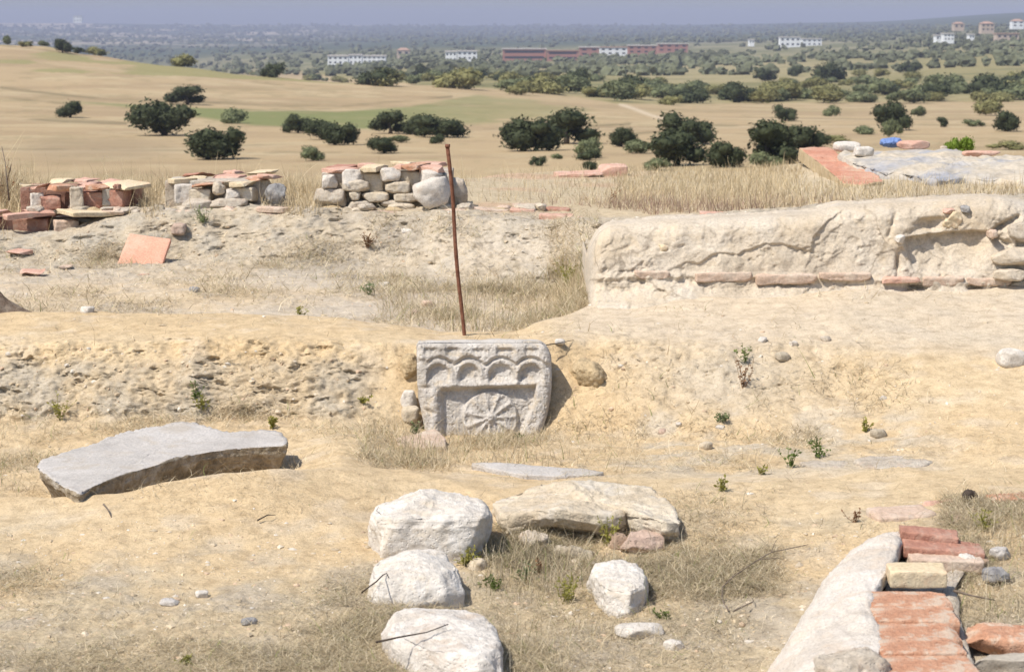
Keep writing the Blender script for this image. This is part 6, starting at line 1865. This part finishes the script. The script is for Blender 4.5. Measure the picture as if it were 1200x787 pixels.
for k, a in enumerate([
    ('tall yellow green weed against the left earth bank', 73, 492, .14, .04, 9, 'weed_yellow', 8.4),
    ('yellow flowered low weed at the foot of the left bank', 236, 480, .08, .06, 8, 'weed_yellow', 8.4),
    ('weed growing on the left bank above the big slab', 228, 466, .09, .05, 6, 'weed', 8.4),
    ('yellowish tuft just right of the big slab top', 316, 502, .07, .04, 12, 'weed_yellow', 8.4),
    ('sparse weed at the foot of the bank left of the carved stone', 425, 472, .06, .04, 6, 'weed_yellow', 8.4),
    ('green weed in front of the rosette', 608, 516, .035, .06, 12, 'weed', 8.3),
    ('pale green weed left of the carved stone', 485, 508, .06, .05, 12, 'weed_grey', 8.3),
    ('yellow green bush against the back bank left of the ruined wall', 664, 335, .17, .10, 22, 'weed_yellow', 11.2),
    ('dark stemmed weed hanging on the slope right of the carved stone', 868, 455, .16, .06, 8, 'weed_red', 8.2),
    ('green shoots on the slope beside the dark stemmed weed', 872, 425, .10, .05, 6, 'weed', 8.2),
    ('low spreading green plant on the pit floor', 845, 494, .05, .10, 16, 'weed_grey', 8.0),
    ('upright green plant on the right of the pit floor', 957, 536, .10, .04, 9, 'weed', 7.0),
    ('green plant left of the upright one in the pit', 926, 548, .10, .03, 7, 'weed', 7.0),
    ('yellow green sprig under the brown lump by the pit', 1012, 506, .07, .04, 7, 'weed_yellow', 7.4),
    ('tiny green shoot in the pit near the straw', 893, 556, .05, .04, 5, 'weed_yellow', 7.0),
    ('yellow green moss like weed at the bottom left', 217, 778, .03, .05, 16, 'weed_yellow', 0),
    ('round yellow green plant between the tall block and the middle block', 547, 662, .07, .05, 20, 'weed_yellow', 0),
    ('broad leaved green weed in the hollow between the blocks', 575, 690, .05, .09, 14, 'weed', 0),
    ('yellow green weed with curled stalks left of the small upright block', 665, 705, .10, .08, 14, 'weed_yellow', 0),
    ('grey green leafy weed in the middle of the hollow', 618, 680, .08, .06, 12, 'weed_grey', 0),
    ('reddish dried weed in front of the half buried stone', 632, 672, .07, .04, 8, 'weed_red', 0),
    ('thin green grass blades standing before the sandstone slab', 712, 640, .13, .05, 14, 'weed_yellow', 0),
    ('yellow green spray behind the dry grass of the sand bank', 848, 575, .06, .05, 8, 'weed_yellow', 0),
    ('fresh green weed right of the small upright block', 778, 725, .05, .05, 9, 'weed', 0),
    ('green weed among the dry grass beside the faded brick', 1153, 622, .08, .05, 12, 'weed_yellow', 0),
    ('dry thorny sprig on the sand left of the faded pink brick', 1002, 612, .06, .03, 6, 'weed_red', 0),
    ('yellow green weed at the left of the terrace trench', 350, 372, .07, .05, 8, 'weed_yellow', 10.3),
    ('grey weed on the terrace below the right stub', 432, 345, .08, .06, 10, 'weed_grey', 10.6),
    ('brownish dry plant on the back bank below the right stub', 430, 290, .12, .08, 16, 'weed_red', 12.4),
    ('grey dry plant at the foot of the dark pointed stone', 236, 262, .13, .10, 18, 'weed_grey', 12.6),
    ('dark dry bush at the top left edge behind the wall stub', 8, 245, .36, .12, 26, 'weed_red', 12.9),
    ('dark sprig standing in the plateau grass behind the ruined wall', 716, 238, .17, .03, 4, 'weed_red', 13),
    ('dark dry bramble at the back right corner of the ruined wall', 1180, 240, .20, .22, 16, 'weed_red', 12.2),
]):
    weed(*a[:7], 3000 + k, a[7], leaf=.010 if a[2] > 600 else .013, nl=12)

# ---------------------------------------------------------------- twigs
def twig(label, pts, rad, mat='twig_dark', branch=None):
    o = tube('twig', pts, [rad * (1 - .6 * i / (len(pts) - 1)) for i in range(len(pts))], M[mat], seg=6, noise=.003, seed=len(label))
    tag(o, label, 'twig')
    for q in (branch or []):
        tube('side_shoot', q, [rad * .6] * (len(q) - 1) + [rad * .2], M[mat], o, seg=5, loc=Vector(o.location))
zb = -1.70
twig('dark bent twig lying on the middle white block', [PZ(424, 694, zb - .03), PZ(432, 688, zb), PZ(441, 681, zb), PZ(449, 673, zb), PZ(453, 671, zb - .004), PZ(455, 676, zb - .01)], .003, 'twig_dark')
zb = -1.69
twig('thin straight twig lying across the nearest stained block', [PZ(440, 752, zb - .01), PZ(468, 746, zb), PZ(500, 740, zb), PZ(525, 731, zb + .005)], .003)
def gp(u, v, l=.012):
    q = on_ground(u, v); q.z += l
    return q
twig('long curved dark twig lying on the dry grass at the right', [gp(852, 720), gp(845, 706), gp(846, 695, .02), gp(856, 686, .03), gp(870, 678, .03), gp(886, 668, .035), gp(902, 657, .03), gp(920, 650, .02), gp(946, 643, .015)], .0028, 'twig', [[gp(886, 668, .035), gp(898, 668, .04), gp(912, 664, .03)], [gp(902, 657, .03), gp(908, 650, .05)]])
twig('short curled twig at the end of the long curved twig', [gp(856, 721), gp(870, 718, .02), gp(880, 712, .02), gp(882, 706, .015)], .003, 'twig')
twig('thin stick poking out of the sand at the left', [gp(120, 600, .03), gp(126, 602, .02), gp(130, 606, .0)], .004, 'twig')
twig('short dark stick on the bare sand in front of the slab', [gp(300, 613), gp(312, 610, .02), gp(322, 607, .012)], .003, 'twig_dark')
twig('pale dry stick across the grass right of the wall bricks', [PZ(1118, 692, -1.66), PZ(1140, 697, -1.655), PZ(1166, 703, -1.66)], .004, 'twig')
twig('thin dark root sticking out on the slope right of the carved stone', [P(640, 404, 9.3), P(655, 402, 9.35), P(672, 398, 9.45)], .003, 'twig_dark')
twig('dark dry stalk rising at the left edge behind the wall stub', [P(11, 235, 13.6), P(8, 212, 13.62), P(6, 190, 13.65), P(2, 172, 13.7)], .006, 'twig', [[P(8, 212, 13.62), P(12, 200, 13.6), P(13, 192, 13.6)]])
